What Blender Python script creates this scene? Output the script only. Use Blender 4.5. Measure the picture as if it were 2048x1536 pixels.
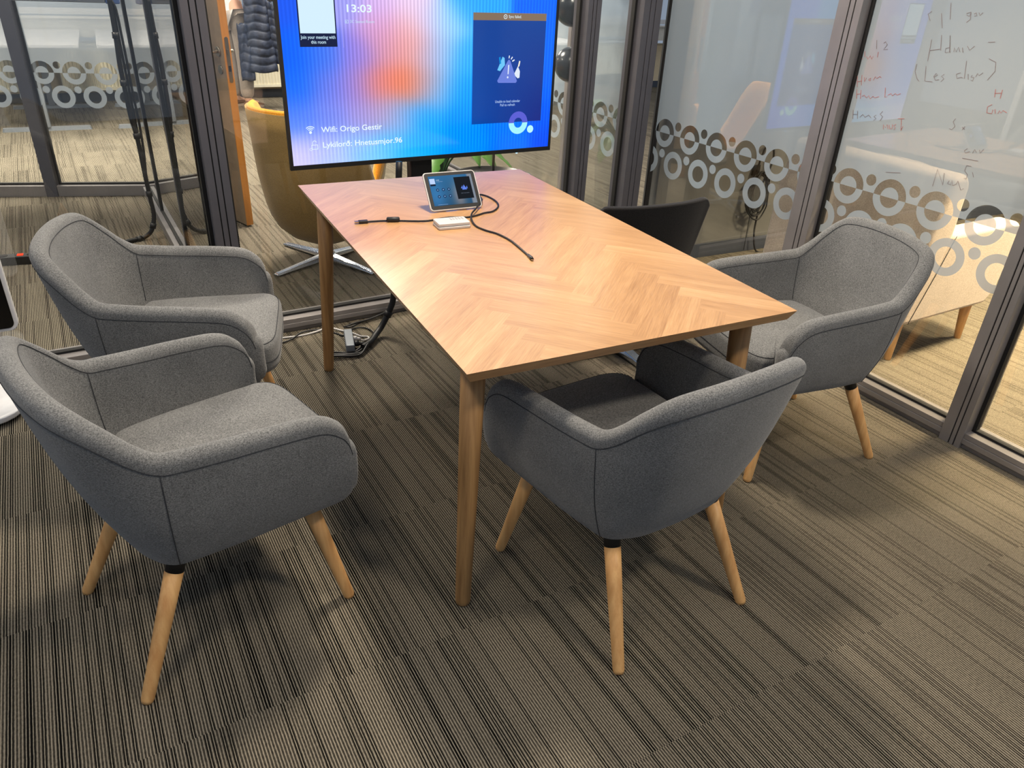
import bpy, math, random
from mathutils import Vector, Matrix
for o in list(bpy.data.objects):
    bpy.data.objects.remove(o, do_unlink=True)
SC = bpy.context.scene
COL = SC.collection
PI = math.pi
random.seed(7)

# ------------------------------------------------------------------ camera
cam_d = bpy.data.cameras.new('camera')
cam_d.sensor_fit = 'HORIZONTAL'; cam_d.sensor_width = 36.0
cam_d.lens = 1486.15/2048*36
cam_d.clip_start = 0.02
cam = bpy.data.objects.new('camera', cam_d); COL.objects.link(cam)
RIGHT = Vector((0.8954831,-0.4430517,0.0426049)); DOWN = Vector((-0.1827256,-0.4532184,-0.8724703)); FWD = Vector((0.4058588,0.7734974,-0.4868064))
m = Matrix((( RIGHT.x,-DOWN.x,-FWD.x),(RIGHT.y,-DOWN.y,-FWD.y),(RIGHT.z,-DOWN.z,-FWD.z)))
cam.matrix_world = Matrix.Translation(Vector((-0.54228,-1.23584,1.47305))) @ m.to_4x4()
SC.camera = cam

# ------------------------------------------------------------------ world, lights, exposure
SC.view_settings.view_transform = 'Standard'; SC.view_settings.look = 'None'
SC.view_settings.exposure = 0.0; SC.view_settings.gamma = 1.0
SC.view_settings.use_curve_mapping = False
w = bpy.data.worlds.new('world'); SC.world = w; w.use_nodes = True
w.node_tree.nodes['Background'].inputs[0].default_value = (0.62,0.75,0.95,1)
w.node_tree.nodes['Background'].inputs[1].default_value = 0.37
def lamp(name, loc, power, size, col=(1,0.86,0.68), rot=(0,0,0), spread=180):
    d = bpy.data.lights.new(name,'AREA'); d.shape='DISK'; d.size=size; d.energy=power; d.color=col
    d.spread = math.radians(spread)
    o = bpy.data.objects.new(name,d); COL.objects.link(o); o.location=loc; o.rotation_euler=rot
    return o
WARM=(1,0.86,0.68)
lamp('ceiling_lamp',(0.55,1.00,2.65),56,0.30,WARM)
lamp('ceiling_lamp',(-1.0,-0.6,2.65),16,0.35,WARM)
lamp('ceiling_lamp',(-1.3,1.2,2.65),9,0.4,WARM)
lamp('ceiling_lamp',(1.1,-1.2,2.65),30,0.3,WARM)
lamp('ceiling_lamp',(3.1,0.1,2.65),115,0.5,(1,0.77,0.46),spread=100)
lamp('ceiling_lamp',(4.6,0.6,2.65),110,0.5,(1,0.77,0.46),spread=100)
lamp('ceiling_lamp',(-1.3,3.3,2.65),46,0.6,WARM)
lamp('ceiling_lamp',(-1.0,5.7,2.65),150,0.9,(1,0.88,0.72),spread=130)
lamp('ceiling_lamp',(0.5,3.7,2.65),135,0.7,(1,0.88,0.72))
lamp('ceiling_lamp',(2.6,3.9,2.65),100,0.9,(1,0.90,0.76))
lamp('ceiling_lamp',(1.4,7.0,2.65),130,0.9,(1,0.90,0.76))
lamp('ceiling_lamp',(-1.6,7.7,2.65),90,0.9,(1,0.88,0.72))  # unseen lamp, added to brighten the far radiators and outer wall

# ------------------------------------------------------------------ helpers
TH = 0.065
K = Vector((1.878,2.03,0))
U = Vector((math.cos(TH),math.sin(TH),0)); V = Vector((-math.sin(TH),math.cos(TH),0))
def RW(s,t,z=0): return K + U*s + V*t + Vector((0,0,z))
def lin(c):
    return tuple(((x/255)/12.92 if x/255<=0.04045 else ((x/255+0.055)/1.055)**2.4) for x in c)
def tag(o,label=None,cat=None,group=None,kind=None):
    if label: o['label']=label
    if cat: o['category']=cat
    if group: o['group']=group
    if kind: o['kind']=kind
    return o
def thing(name,loc,rz,label,cat,group=None):
    o=bpy.data.objects.new(name,None); COL.objects.link(o); o.empty_display_size=0.1
    o.location=loc; o.rotation_euler=(0,0,rz)
    return tag(o,label,cat,group)
class MB:
    def __init__(s): s.v=[]; s.f=[]; s.sm=[]
    def add(s,vs,fs,smooth=False):
        b=len(s.v); s.v+= [tuple(x) for x in vs]; s.f+=[tuple(b+i for i in f) for f in fs]; s.sm+=[smooth]*len(fs); return s
    def box(s,c,d,rz=0,M=None):
        x,y,z=[k/2 for k in d]
        vs=[Vector((a*x,b*y,e*z)) for a,b,e in ((-1,-1,-1),(1,-1,-1),(1,1,-1),(-1,1,-1),(-1,-1,1),(1,-1,1),(1,1,1),(-1,1,1))]
        if M is None: M=Matrix.Rotation(rz,4,'Z')
        vs=[M@q+Vector(c) for q in vs]
        return s.add(vs,[(3,2,1,0),(4,5,6,7),(0,1,5,4),(1,2,6,5),(2,3,7,6),(3,0,4,7)])
    def bx(s,x0,x1,y0,y1,z0,z1): return s.box(((x0+x1)/2,(y0+y1)/2,(z0+z1)/2),(x1-x0,y1-y0,z1-z0))
    def rings(s,rs,close=True,caps=True,smooth=True):
        n=len(rs[0]); vs=[p for r in rs for p in r]; fs=[]
        for i in range(len(rs)-1):
            for j in range(n if close else n-1):
                k=(j+1)%n; fs.append((i*n+j,i*n+k,(i+1)*n+k,(i+1)*n+j))
        s.add(vs,fs,smooth)
        if caps and close:
            s.add(rs[0],[tuple(reversed(range(n)))]); s.add(rs[-1],[tuple(range(n))])
        return s
    def tube(s,pts,r,n=10,caps=True):
        pts=[Vector(p) for p in pts]; rs=[]; N=len(pts)
        rad=r if isinstance(r,(list,tuple)) else [r]*N
        up=None
        for i,p in enumerate(pts):
            t=(pts[min(i+1,N-1)]-pts[max(i-1,0)]).normalized()
            if up is None:
                up=Vector((0,0,1)) if abs(t.z)<.9 else Vector((1,0,0))
            a=t.cross(up).normalized(); b=a.cross(t).normalized(); up=b
            rs.append([p+(a*math.cos(2*PI*j/n)+b*math.sin(2*PI*j/n))*rad[i] for j in range(n)])
        return s.rings(rs,True,caps)
    def lathe(s,prof,n=32,c=(0,0,0),caps=True):
        rs=[[Vector((c[0]+r*math.cos(2*PI*j/n),c[1]+r*math.sin(2*PI*j/n),c[2]+z)) for j in range(n)] for r,z in prof]
        return s.rings(rs,True,caps)
    def build(s,name,mat,parent=None,bevel=0,seg=2,subsurf=0,loc=None,rz=None,world=False):
        me=bpy.data.meshes.new(name)
        vs=s.v
        if world and parent is not None:
            Mi=(Matrix.Translation(parent.location)@Matrix.Rotation(parent.rotation_euler[2],4,'Z')).inverted()
            vs=[tuple(Mi@Vector(q)) for q in vs]
        me.from_pydata(vs,[],s.f); me.update()
        for p,k in zip(me.polygons,s.sm): p.use_smooth=k
        import bmesh
        bm=bmesh.new(); bm.from_mesh(me); bmesh.ops.remove_doubles(bm,verts=bm.verts,dist=1e-6)
        bmesh.ops.recalc_face_normals(bm,faces=bm.faces); bm.to_mesh(me); bm.free()
        if mat: me.materials.append(mat)
        o=bpy.data.objects.new(name,me); COL.objects.link(o)
        if parent is not None: o.parent=parent
        if loc is not None: o.location=loc
        if rz is not None: o.rotation_euler=(0,0,rz)
        if bevel:
            b=o.modifiers.new('bevel','BEVEL'); b.width=bevel; b.segments=seg; b.limit_method='ANGLE'; b.angle_limit=0.7
            for p in me.polygons: p.use_smooth=True
            wn=o.modifiers.new('wn','WEIGHTED_NORMAL'); wn.keep_sharp=True
        if subsurf:
            b=o.modifiers.new('sub','SUBSURF'); b.levels=b.render_levels=subsurf
            for p in me.polygons: p.use_smooth=True
        return o
def spline(pts,n=6):
    P=[Vector(p) for p in pts]; out=[]
    for i in range(len(P)-1):
        p0=P[max(i-1,0)];p1=P[i];p2=P[i+1];p3=P[min(i+2,len(P)-1)]
        for k in range(n):
            t=k/n; out.append(0.5*((2*p1)+(p2-p0)*t+(2*p0-5*p1+4*p2-p3)*t*t+(3*p1-p0-3*p2+p3)*t**3))
    out.append(P[-1]); return out
def splinen(rows,n=6):
    out=[]
    for i in range(len(rows)-1):
        a=rows[max(i-1,0)];b=rows[i];c=rows[i+1];d=rows[min(i+2,len(rows)-1)]
        for k in range(n):
            t=k/n
            out.append([0.5*(2*q+(r-p)*t+(2*p-5*q+4*r-s_)*t*t+(3*q-p-3*r+s_)*t**3) for p,q,r,s_ in zip(a,b,c,d)])
    out.append(list(rows[-1])); return out
def struct(o,label=None): o['kind']='structure'; return o

# ------------------------------------------------------------------ materials
def newmat(name):
    m=bpy.data.materials.new(name); m.use_nodes=True; nt=m.node_tree; nt.nodes.clear()
    out=nt.nodes.new('ShaderNodeOutputMaterial'); return m,nt,out
def N(nt,t,**kw):
    n=nt.nodes.new(t)
    for k,v in kw.items(): setattr(n,k,v)
    return n
def pbsdf(nt,out,col,rough,metal=0.0,spec=0.5):
    b=N(nt,'ShaderNodeBsdfPrincipled'); b.inputs['Base Color'].default_value=(*col,1)
    b.inputs['Roughness'].default_value=rough; b.inputs['Metallic'].default_value=metal
    b.inputs['Specular IOR Level'].default_value=spec
    nt.links.new(b.outputs[0],out.inputs[0]); return b
def ramp(nt,fac,stops):
    r=N(nt,'ShaderNodeValToRGB'); e=r.color_ramp.elements
    while len(e)<len(stops): e.new(0.5)
    for el,(p,c) in zip(e,stops): el.position=p; el.color=(*c,1)
    nt.links.new(fac,r.inputs[0]); return r.outputs[0]
def noise(nt,vec,scale,detail=2,rough=0.5):
    n=N(nt,'ShaderNodeTexNoise'); n.inputs['Scale'].default_value=scale; n.inputs['Detail'].default_value=detail; n.inputs['Roughness'].default_value=rough
    if vec is not None: nt.links.new(vec,n.inputs['Vector'])
    return n
def mapping(nt,src,scale=(1,1,1),rot=(0,0,0),loc=(0,0,0)):
    mp=N(nt,'ShaderNodeMapping'); mp.inputs['Scale'].default_value=scale; mp.inputs['Rotation'].default_value=rot; mp.inputs['Location'].default_value=loc
    nt.links.new(src,mp.inputs[0]); return mp.outputs[0]
def coords(nt,which='Object'): return N(nt,'ShaderNodeTexCoord').outputs[which]
def bump(nt,b,h,strength=0.3,dist=0.001):
    k=N(nt,'ShaderNodeBump'); k.inputs['Strength'].default_value=strength; k.inputs['Distance'].default_value=dist
    nt.links.new(h,k.inputs['Height']); nt.links.new(k.outputs[0],b.inputs['Normal'])
def plain(name,rgb,rough=0.5,metal=0.0,spec=0.5,var=0.0,vscale=30):
    m,nt,out=newmat(name); b=pbsdf(nt,out,lin(rgb),rough,metal,spec)
    n=noise(nt,coords(nt),vscale,3)
    c=lin(rgb); k=var if var else 0.04
    nt.links.new(ramp(nt,n.outputs[0],[(0.3,tuple(x*(1-k) for x in c)),(0.7,tuple(min(1,x*(1+k)) for x in c))]),b.inputs['Base Color'])
    return m
def fabric(name,dark,light,scale=420,rough=0.95):
    m,nt,out=newmat(name); b=pbsdf(nt,out,lin(light),rough,0,0.15)
    co=coords(nt)
    n1=noise(nt,co,scale,2,0.7); n2=noise(nt,mapping(nt,co,(1,1,3.0)),scale*0.6,2,0.6); n3=noise(nt,co,9,3)
    mx=N(nt,'ShaderNodeMath',operation='ADD'); nt.links.new(n1.outputs[0],mx.inputs[0]); nt.links.new(n2.outputs[0],mx.inputs[1])
    m2=N(nt,'ShaderNodeMath',operation='MULTIPLY_ADD'); nt.links.new(n3.outputs[0],m2.inputs[0]); m2.inputs[1].default_value=0.25; nt.links.new(mx.outputs[0],m2.inputs[2])
    m3=N(nt,'ShaderNodeMath',operation='MULTIPLY'); nt.links.new(m2.outputs[0],m3.inputs[0]); m3.inputs[1].default_value=0.45
    c=ramp(nt,m3.outputs[0],[(0.40,lin(dark)),(0.62,lin(light))]); nt.links.new(c,b.inputs['Base Color'])
    b.inputs['Sheen Weight'].default_value=0.25; b.inputs['Sheen Roughness'].default_value=0.5
    bump(nt,b,mx.outputs[0],0.35,0.001); return m
def wood(name,a,b_,scale=(70,70,3.5),rough=0.45):
    m,nt,out=newmat(name); b=pbsdf(nt,out,lin(a),rough,0,0.4)
    n=noise(nt,mapping(nt,coords(nt),scale),1.0,4,0.6)
    n2=noise(nt,mapping(nt,coords(nt),(scale[0]*.25,scale[1]*.25,scale[2]*.4)),1.0,2)
    ad=N(nt,'ShaderNodeMath',operation='MULTIPLY_ADD'); nt.links.new(n2.outputs[0],ad.inputs[0]); ad.inputs[1].default_value=0.5; nt.links.new(n.outputs[0],ad.inputs[2])
    nt.links.new(ramp(nt,ad.outputs[0],[(0.5,lin(b_)),(0.95,lin(a))]),b.inputs['Base Color']); bump(nt,b,n.outputs[0],0.15,0.0006); return m
M={}
M['fabric']=fabric('grey_melange_fabric',(80,81,82),(140,141,141))
M['stitch']=plain('stitch_thread',(52,54,58),0.9)
M['leg']=wood('beech_leg',(240,190,126),(214,156,96))
M['tleg']=wood('oak_leg',(176,136,88),(126,90,54))
M['black']=plain('black_plastic',(20,20,22),0.45)
M['rubber']=plain('cable_rubber',(16,16,18),0.5)
M['chrome']=plain('polished_aluminium',(225,228,232),0.16,1.0)
M['white']=plain('white_lacquer',(225,226,230),0.35)
M['whitep']=plain('white_plastic',(204,202,202),0.4)
M['mustard']=fabric('mustard_fabric',(196,126,18),(244,170,44),300)
M['mustard_shaded']=fabric('shaded_mustard_fabric',(140,112,64),(170,138,84),300)  # mustard fabric again, browner because the shell's shade is put into the colour
M['greyin']=fabric('pale_grey_fabric',(150,146,138),(184,180,172),300)
M['blackfab']=fabric('black_fabric',(18,17,18),(34,32,32),300)
M['beige']=fabric('beige_fabric',(186,170,156),(222,206,192),260)
M['frame']=plain('anthracite_aluminium',(86,86,94),0.45,0.25,0.5,0.05,12)
M['frame_r']=plain('bronze_grey_aluminium',(138,134,134),0.38,0.3,0.5,0.05,12)
M['groove']=plain('rubber_gasket',(14,14,16),0.7)
M['greywall']=plain('grey_painted_wall',(118,118,116),0.85,0,0.2,0.06,4)
M['skirt']=plain('dark_skirting',(64,70,82),0.6)
M['wallp']=plain('pale_wall',(206,190,160),0.85)
M['rad']=plain('cream_enamel',(232,226,204),0.4)
M['dooredge']=wood('door_oak_edge',(214,146,72),(196,128,58),(40,40,2))
M['doorface']=plain('door_laminate',(150,128,104),0.5,0,0.4,0.1,20)
M['steel']=plain('brushed_steel',(176,166,150),0.3,1.0)
M['graymet']=plain('grey_powder_metal',(128,134,142),0.45,0.3)
M['skin']=plain('skin',(214,166,140),0.55)
M['hair']=plain('brown_hair',(70,48,34),0.8)
M['shirt']=fabric('white_cotton',(206,204,200),(236,234,230),200)
M['trouser']=fabric('taupe_cotton',(128,118,110),(158,148,138),200)
M['shoe']=plain('brown_suede',(92,62,46),0.85)
M['sole']=plain('pale_rubber_sole',(176,158,140),0.7)
M['leaf']=plain('leaf_green',(76,128,46),0.45,0,0.5,0.25,9)
M['leafd']=plain('dark_leaf_green',(38,84,46),0.45,0,0.5,0.25,9)
M['pot']=plain('grey_pot',(120,116,110),0.8)
M['tabletop_black']=plain('black_lacquer_steel',(48,46,44),0.32,0.3)
M['ball']=plain('black_gloss_ball',(52,56,60),0.24,0.35)
M['ink_r']=plain('red_marker_ink',(178,108,108),0.7)
M['ink_k']=plain('grey_marker_ink',(128,118,124),0.7)
M['navy']=None
# quilted navy nylon
mm,nt,out=newmat('navy_nylon'); b=pbsdf(nt,out,lin((30,38,56)),0.6,0,0.5)
n=noise(nt,coords(nt),22,3); nt.links.new(ramp(nt,n.outputs[0],[(0.3,lin((22,28,44))),(0.7,lin((40,50,72)))]),b.inputs['Base Color']); bump(nt,b,n.outputs[0],0.5,0.01); M['navy']=mm

def carpet():
    m,nt,out=newmat('striped_carpet'); b=pbsdf(nt,out,(0.2,0.18,0.14),0.97,0,0.05)
    co=mapping(nt,coords(nt),(1,1,1),(0,0,-TH))
    sp=N(nt,'ShaderNodeSeparateXYZ'); nt.links.new(co,sp.inputs[0]); X=sp.outputs[0]; Y=sp.outputs[1]
    def mt(op,a,b_=None,c=None):
        k=N(nt,'ShaderNodeMath',operation=op)
        for i,q in enumerate((a,b_,c)):
            if q is None: continue
            if isinstance(q,(int,float)): k.inputs[i].default_value=q
            else: nt.links.new(q,k.inputs[i])
        return k.outputs[0]
    tile=mt('FLOOR',mt('DIVIDE',Y,0.5)); col=mt('FLOOR',mt('DIVIDE',X,0.5))
    # each tile shifts its yarn rows
    wn=N(nt,'ShaderNodeTexWhiteNoise',noise_dimensions='2D'); cb=N(nt,'ShaderNodeCombineXYZ'); nt.links.new(tile,cb.inputs[0]); nt.links.new(cb.outputs[0],wn.inputs['Vector'])
    off=mt('MULTIPLY',wn.outputs['Value'],37.0)
    wob=noise(nt,mapping(nt,co,(55,40,1)),1.0,2).outputs[0]
    xs=mt('ADD',mt('ADD',X,off),mt('MULTIPLY',wob,0.0011))
    # fine ribs 8 mm
    row=mt('MULTIPLY',xs,1/0.0066)
    rib=mt('POWER',mt('MULTIPLY_ADD',mt('SINE',mt('MULTIPLY',row,2*PI)),0.5,0.5),1.7)
    # random dark rows
    rid=mt('FLOOR',mt('ADD',row,0.25)); wr=N(nt,'ShaderNodeTexWhiteNoise',noise_dimensions='1D'); nt.links.new(rid,wr.inputs['W'])
    dark=mt('MULTIPLY',mt('LESS_THAN',wr.outputs['Value'],0.24),mt('SUBTRACT',1.0,rib))
    # bands of row density
    cbx=N(nt,'ShaderNodeCombineXYZ'); nt.links.new(xs,cbx.inputs[0]); nt.links.new(mt('MULTIPLY',Y,0.15),cbx.inputs[1])
    band=noise(nt,cbx.outputs[0],14,2).outputs[0]
    ribc=mt('MULTIPLY',rib,mt('MULTIPLY_ADD',band,0.5,0.45))
    fz=noise(nt,mapping(nt,co,(260,120,1)),1.0,2,0.7).outputs[0]
    v=mt('SUBTRACT',mt('ADD',ribc,mt('MULTIPLY',fz,0.62)),mt('MULTIPLY',dark,0.50))
    big=noise(nt,co,1.7,3).outputs[0]
    v=mt('ADD',v,mt('MULTIPLY',mt('SUBTRACT',big,0.5),0.25))
    c=ramp(nt,v,[(0.12,lin((18,17,16))),(0.60,lin((100,94,83))),(1.05,lin((164,154,136)))])
    nt.links.new(c,b.inputs['Base Color']); bump(nt,b,v,0.5,0.002); return m
M['carpet']=carpet()

def schlick(nt,boost):
    # reflectance of a thin pane, the same from either side
    lw=N(nt,'ShaderNodeLayerWeight'); lw.inputs[0].default_value=0.5
    p=N(nt,'ShaderNodeMath',operation='POWER'); nt.links.new(lw.outputs['Facing'],p.inputs[0]); p.inputs[1].default_value=5.0
    k=N(nt,'ShaderNodeMath',operation='MULTIPLY_ADD'); nt.links.new(p.outputs[0],k.inputs[0]); k.inputs[1].default_value=0.95*boost; k.inputs[2].default_value=0.045*boost; k.use_clamp=True
    return k.outputs[0]
def glass_clear(name='clear_glass',tint=(0.975,0.985,0.985),boost=1.3):
    m,nt,out=newmat(name)
    tr=N(nt,'ShaderNodeBsdfTransparent'); tr.inputs[0].default_value=(*tint,1)
    gl=N(nt,'ShaderNodeBsdfGlossy'); gl.inputs['Roughness'].default_value=0.0
    k=schlick(nt,boost)
    mx=N(nt,'ShaderNodeMixShader'); nt.links.new(k,mx.inputs[0]); nt.links.new(tr.outputs[0],mx.inputs[1]); nt.links.new(gl.outputs[0],mx.inputs[2])
    nt.links.new(mx.outputs[0],out.inputs[0]); return m
M['glass']=glass_clear()
def frost():
    # UV.x runs along the wall in metres, UV.y is height; ring film as printed on the panes
    m,nt,out=newmat('frosted_ring_film')
    uv=N(nt,'ShaderNodeUVMap').outputs[0]; sp=N(nt,'ShaderNodeSeparateXYZ'); nt.links.new(uv,sp.inputs[0]); X,Z=sp.outputs[0],sp.outputs[1]
    def mt(op,a,b_=None):
        k=N(nt,'ShaderNodeMath',operation=op)
        for i,q in enumerate((a,b_)):
            if q is None: continue
            if isinstance(q,(int,float)): k.inputs[i].default_value=q
            else: nt.links.new(q,k.inputs[i])
        return k.outputs[0]
    P=0.1865
    def d(px,z0):
        u=mt('SUBTRACT',mt('FRACT',mt('ADD',mt('DIVIDE',mt('SUBTRACT',X,px),P),0.5)),0.5); u=mt('MULTIPLY',u,P)
        z=mt('SUBTRACT',Z,z0); return mt('SQRT',mt('ADD',mt('MULTIPLY',u,u),mt('MULTIPLY',z,z)))
    def lt(a,r): return mt('LESS_THAN',a,r)
    def xor(a,b_): return mt('ABSOLUTE',mt('SUBTRACT',a,b_))
    d1=d(0,0.776); ring1=mt('SUBTRACT',lt(d1,0.0685),lt(d1,0.038))
    dot1=lt(d(P/2,0.8215),0.0215)
    d2=d(P/2,0.6315); ring2=mt('SUBTRACT',lt(d2,0.0685),lt(d2,0.038))
    dot2=lt(d(0,0.6755),0.0215)
    f=mt('GREATER_THAN',Z,0.776); f=xor(f,ring1); f=xor(f,dot1); f=xor(f,ring2); f=xor(f,dot2)
    tr=N(nt,'ShaderNodeBsdfTransparent'); tr.inputs[0].default_value=(0.95,0.97,0.97,1)
    df=N(nt,'ShaderNodeBsdfDiffuse'); df.inputs[0].default_value=(*lin((182,200,216)),1)
    tl=N(nt,'ShaderNodeBsdfTranslucent'); tl.inputs[0].default_value=(*lin((150,154,158)),1)
    mx=N(nt,'ShaderNodeMixShader'); mx.inputs[0].default_value=0.28; nt.links.new(df.outputs[0],mx.inputs[1]); nt.links.new(tl.outputs[0],mx.inputs[2])
    mx0=N(nt,'ShaderNodeMixShader'); mx0.inputs[0].default_value=0.21; nt.links.new(mx.outputs[0],mx0.inputs[1])
    tr2=N(nt,'ShaderNodeBsdfTransparent'); tr2.inputs[0].default_value=(0.9,0.9,0.9,1); nt.links.new(tr2.outputs[0],mx0.inputs[2])
    mf=N(nt,'ShaderNodeMixShader'); nt.links.new(f,mf.inputs[0]); nt.links.new(tr.outputs[0],mf.inputs[1]); nt.links.new(mx0.outputs[0],mf.inputs[2])
    gl=N(nt,'ShaderNodeBsdfGlossy'); gl.inputs['Roughness'].default_value=0.0
    k=schlick(nt,3.2)
    mg=N(nt,'ShaderNodeMixShader'); nt.links.new(k,mg.inputs[0]); nt.links.new(mf.outputs[0],mg.inputs[1]); nt.links.new(gl.outputs[0],mg.inputs[2])
    nt.links.new(mg.outputs[0],out.inputs[0]); return m
M['frost']=frost()
def emis(name,rgb,st=1.0,attr=None):
    m,nt,out=newmat(name); e=N(nt,'ShaderNodeEmission'); e.inputs[0].default_value=(*lin(rgb),1); e.inputs[1].default_value=st
    nz=noise(nt,coords(nt),3,0)
    if attr:
        a=N(nt,'ShaderNodeVertexColor'); a.layer_name=attr; nt.links.new(a.outputs[0],e.inputs[0])
    # a sheet of cover glass over the lit pixels
    gl=N(nt,'ShaderNodeBsdfGlossy'); gl.inputs['Roughness'].default_value=0.12; gl.inputs[0].default_value=(0.04,0.04,0.04,1)
    ad=N(nt,'ShaderNodeAddShader'); nt.links.new(e.outputs[0],ad.inputs[0]); nt.links.new(gl.outputs[0],ad.inputs[1])
    nt.links.new(ad.outputs[0],out.inputs[0]); return m

# ------------------------------------------------------------------ floor
fl=MB(); fl.add([(-7,-3.5,0),(9,-3.5,0),(9,11,0),(-7,11,0)],[(0,1,2,3)])
struct(fl.build('floor',M['carpet']))
TOPZ=2.62
_w=[0];_t=[0]
def room_obj(mb,name,mat,**k):
    return mb.build(name,mat,loc=tuple(K),rz=TH,**k)
def trim(mb,mat,bevel=0.0015,gm=None):
    _t[0]+=1; o=room_obj(mb,'trim_%d'%_t[0],mat,bevel=bevel); struct(o)
    if gm is not None: gm.build('gasket',M['groove'],parent=o)
    return o
def pane_mesh(pts,thick,n,mat,name,u0=0.0,flip=1):
    # pts: (p0,p1) in plan ; vertical sheet with thickness, UV = (distance,height)
    (x0,y0),(x1,y1),(z0,z1)=pts[0],pts[1],pts[2]
    L=math.hypot(x1-x0,y1-y0); d=((x1-x0)/L,(y1-y0)/L); nrm=(-d[1]*thick/2,d[0]*thick/2)
    me=bpy.data.meshes.new(name); vs=[];uv=[]
    for sgn in (1,-1):
        for (a,b_) in ((0,z0),(L,z0),(L,z1),(0,z1)):
            vs.append((x0+d[0]*a+nrm[0]*sgn,y0+d[1]*a+nrm[1]*sgn,b_)); uv.append((u0+flip*a,b_))
    fs=[(0,1,2,3),(7,6,5,4),(0,4,5,1),(1,5,6,2),(2,6,7,3),(3,7,4,0)]
    me.from_pydata(vs,[],fs); l=me.uv_layers.new(name='UVMap')
    for p in me.polygons:
        for li in p.loop_indices: l.data[li].uv=uv[me.loops[li].vertex_index]
    me.materials.append(mat)
    if mat is M['frost']:
        me.materials.append(M['glass'])
        for i in range(1,6): me.polygons[i].material_index=1
    return me
def window(p0,p1,mat,thick=0.010,z0=0.06,u0=0.0,flip=1,loc=K,rz=TH,fw=0.012,framemat='frame'):
    _w[0]+=1; nm='window_%d'%_w[0]
    dx,dy=p1[0]-p0[0],p1[1]-p0[1]; L=math.hypot(dx,dy)
    fr=MB(); ang=math.atan2(dy,dx); cx,cy=(p0[0]+p1[0])/2,(p0[1]+p1[1])/2
    fr.box((cx,cy,z0+fw/2),(L,0.026,fw),ang); fr.box((cx,cy,TOPZ-fw/2),(L,0.026,fw),ang)
    for q in (p0,p1):
        s_=1 if q is p0 else -1
        fr.box((q[0]+dx/L*fw/2*s_,q[1]+dy/L*fw/2*s_,(z0+TOPZ)/2),(fw,0.026,TOPZ-z0),ang)
    o=fr.build(nm,M['groove'],loc=tuple(loc),rz=rz); struct(o)
    me=pane_mesh((p0,p1,(z0+0.002,TOPZ-0.002)),thick,0,mat,'pane',u0,flip)
    p=bpy.data.objects.new('pane',me); COL.objects.link(p); p.parent=o
    return o
# profile of the bottom rail / head rail, running along x or y in room coordinates
def rail(axis,a,b_,base,mat,sgn=1):
    mb=MB(); g=MB()
    def add(m,lo,hi,z0,z1):
        if axis=='s': m.bx(a,b_,base+sgn*lo if sgn>0 else base-hi,base+sgn*hi if sgn>0 else base-lo,z0,z1)
        else: m.bx(base+lo,base+hi,a,b_,z0,z1)
    add(mb,0.012,0.098,0.0,0.022); add(mb,0.0,0.11,0.022,0.042); add(mb,0.004,0.106,0.0425,0.063)
    add(mb,0.0,0.11,TOPZ,TOPZ+0.07)
    add(g,0.006,0.104,0.0415,0.0431)
    t=trim(mb,mat,0.0012,g); return t
def post(s0,s1,t0,t1,mat,face):
    """upright with two shadow gaps in its visible face; face 't' = gaps in the faces across t, 's' = across s"""
    mb=MB(); g=MB(); e=0.0022
    if face=='t':
        w=s1-s0; cuts=[s0,s0+w*0.36,s0+w*0.64,s1]
        for i in range(3): mb.bx(cuts[i]+(e if i else 0),cuts[i+1]-(e if i<2 else 0),t0,t1,0.0,TOPZ)
        g.bx(s0+0.004,s1-0.004,t0+0.005,t1-0.005,0.001,TOPZ)
    else:
        w=t1-t0; cuts=[t0,t0+w*0.30,t0+w*0.52,t1]
        for i in range(3): mb.bx(s0,s1,cuts[i]+(e if i else 0),cuts[i+1]-(e if i<2 else 0),0.0,TOPZ)
        g.bx(s0+0.005,s1-0.005,t0+0.004,t1-0.004,0.001,TOPZ)
    return trim(mb,mat,0.0012,g)
# near glass wall (t=0 .. 0.11)
post(-2.170,-2.086,-0.004,0.114,M['frame'],'t')
post(-0.425,-0.352,-0.004,0.114,M['frame'],'t')
post(-0.105,0.004,-0.006,0.114,M['frame'],'t')
rail('s',-4.6,-2.170,0.0,M['frame_r']); rail('s',-2.086,-0.425,0.0,M['frame_r']); rail('s',-0.352,-0.105,0.0,M['frame_r'])
window((-4.6,0.06),(-2.172,0.06),M['glass']); window((-2.084,0.06),(-0.427,0.06),M['glass']); window((-0.350,0.06),(-0.107,0.06),M['glass'])
# right glass wall (s=0 .. 0.11) with ring film, and its continuation past the corner
U0=-(-0.0945)
def rwin(t0,t1): return window((0.055,t0),(0.055,t1),M['frost'],u0=t0+0.0945,flip=1)
rail('t',-4.6,-1.985,0.0,M['frame_r']); rail('t',-1.905,-1.118,0.0,M['frame_r']); rail('t',-1.012,-0.008,0.0,M['frame_r'])
post(-0.004,0.112,-1.985,-1.905,M['frame_r'],'s')
post(-0.004,0.112,-1.118,-1.012,M['frame_r'],'s')
rwin(-4.6,-1.987); rwin(-1.903,-1.120); rwin(-1.010,-0.010)
rail('t',0.116,0.70,0.0,M['frame_r']); post(0.0,0.11,0.70,0.775,M['frame_r'],'s'); rail('t',0.775,3.2,0.0,M['frame_r'])
rwin(0.118,0.698); rwin(0.777,3.2)
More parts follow.
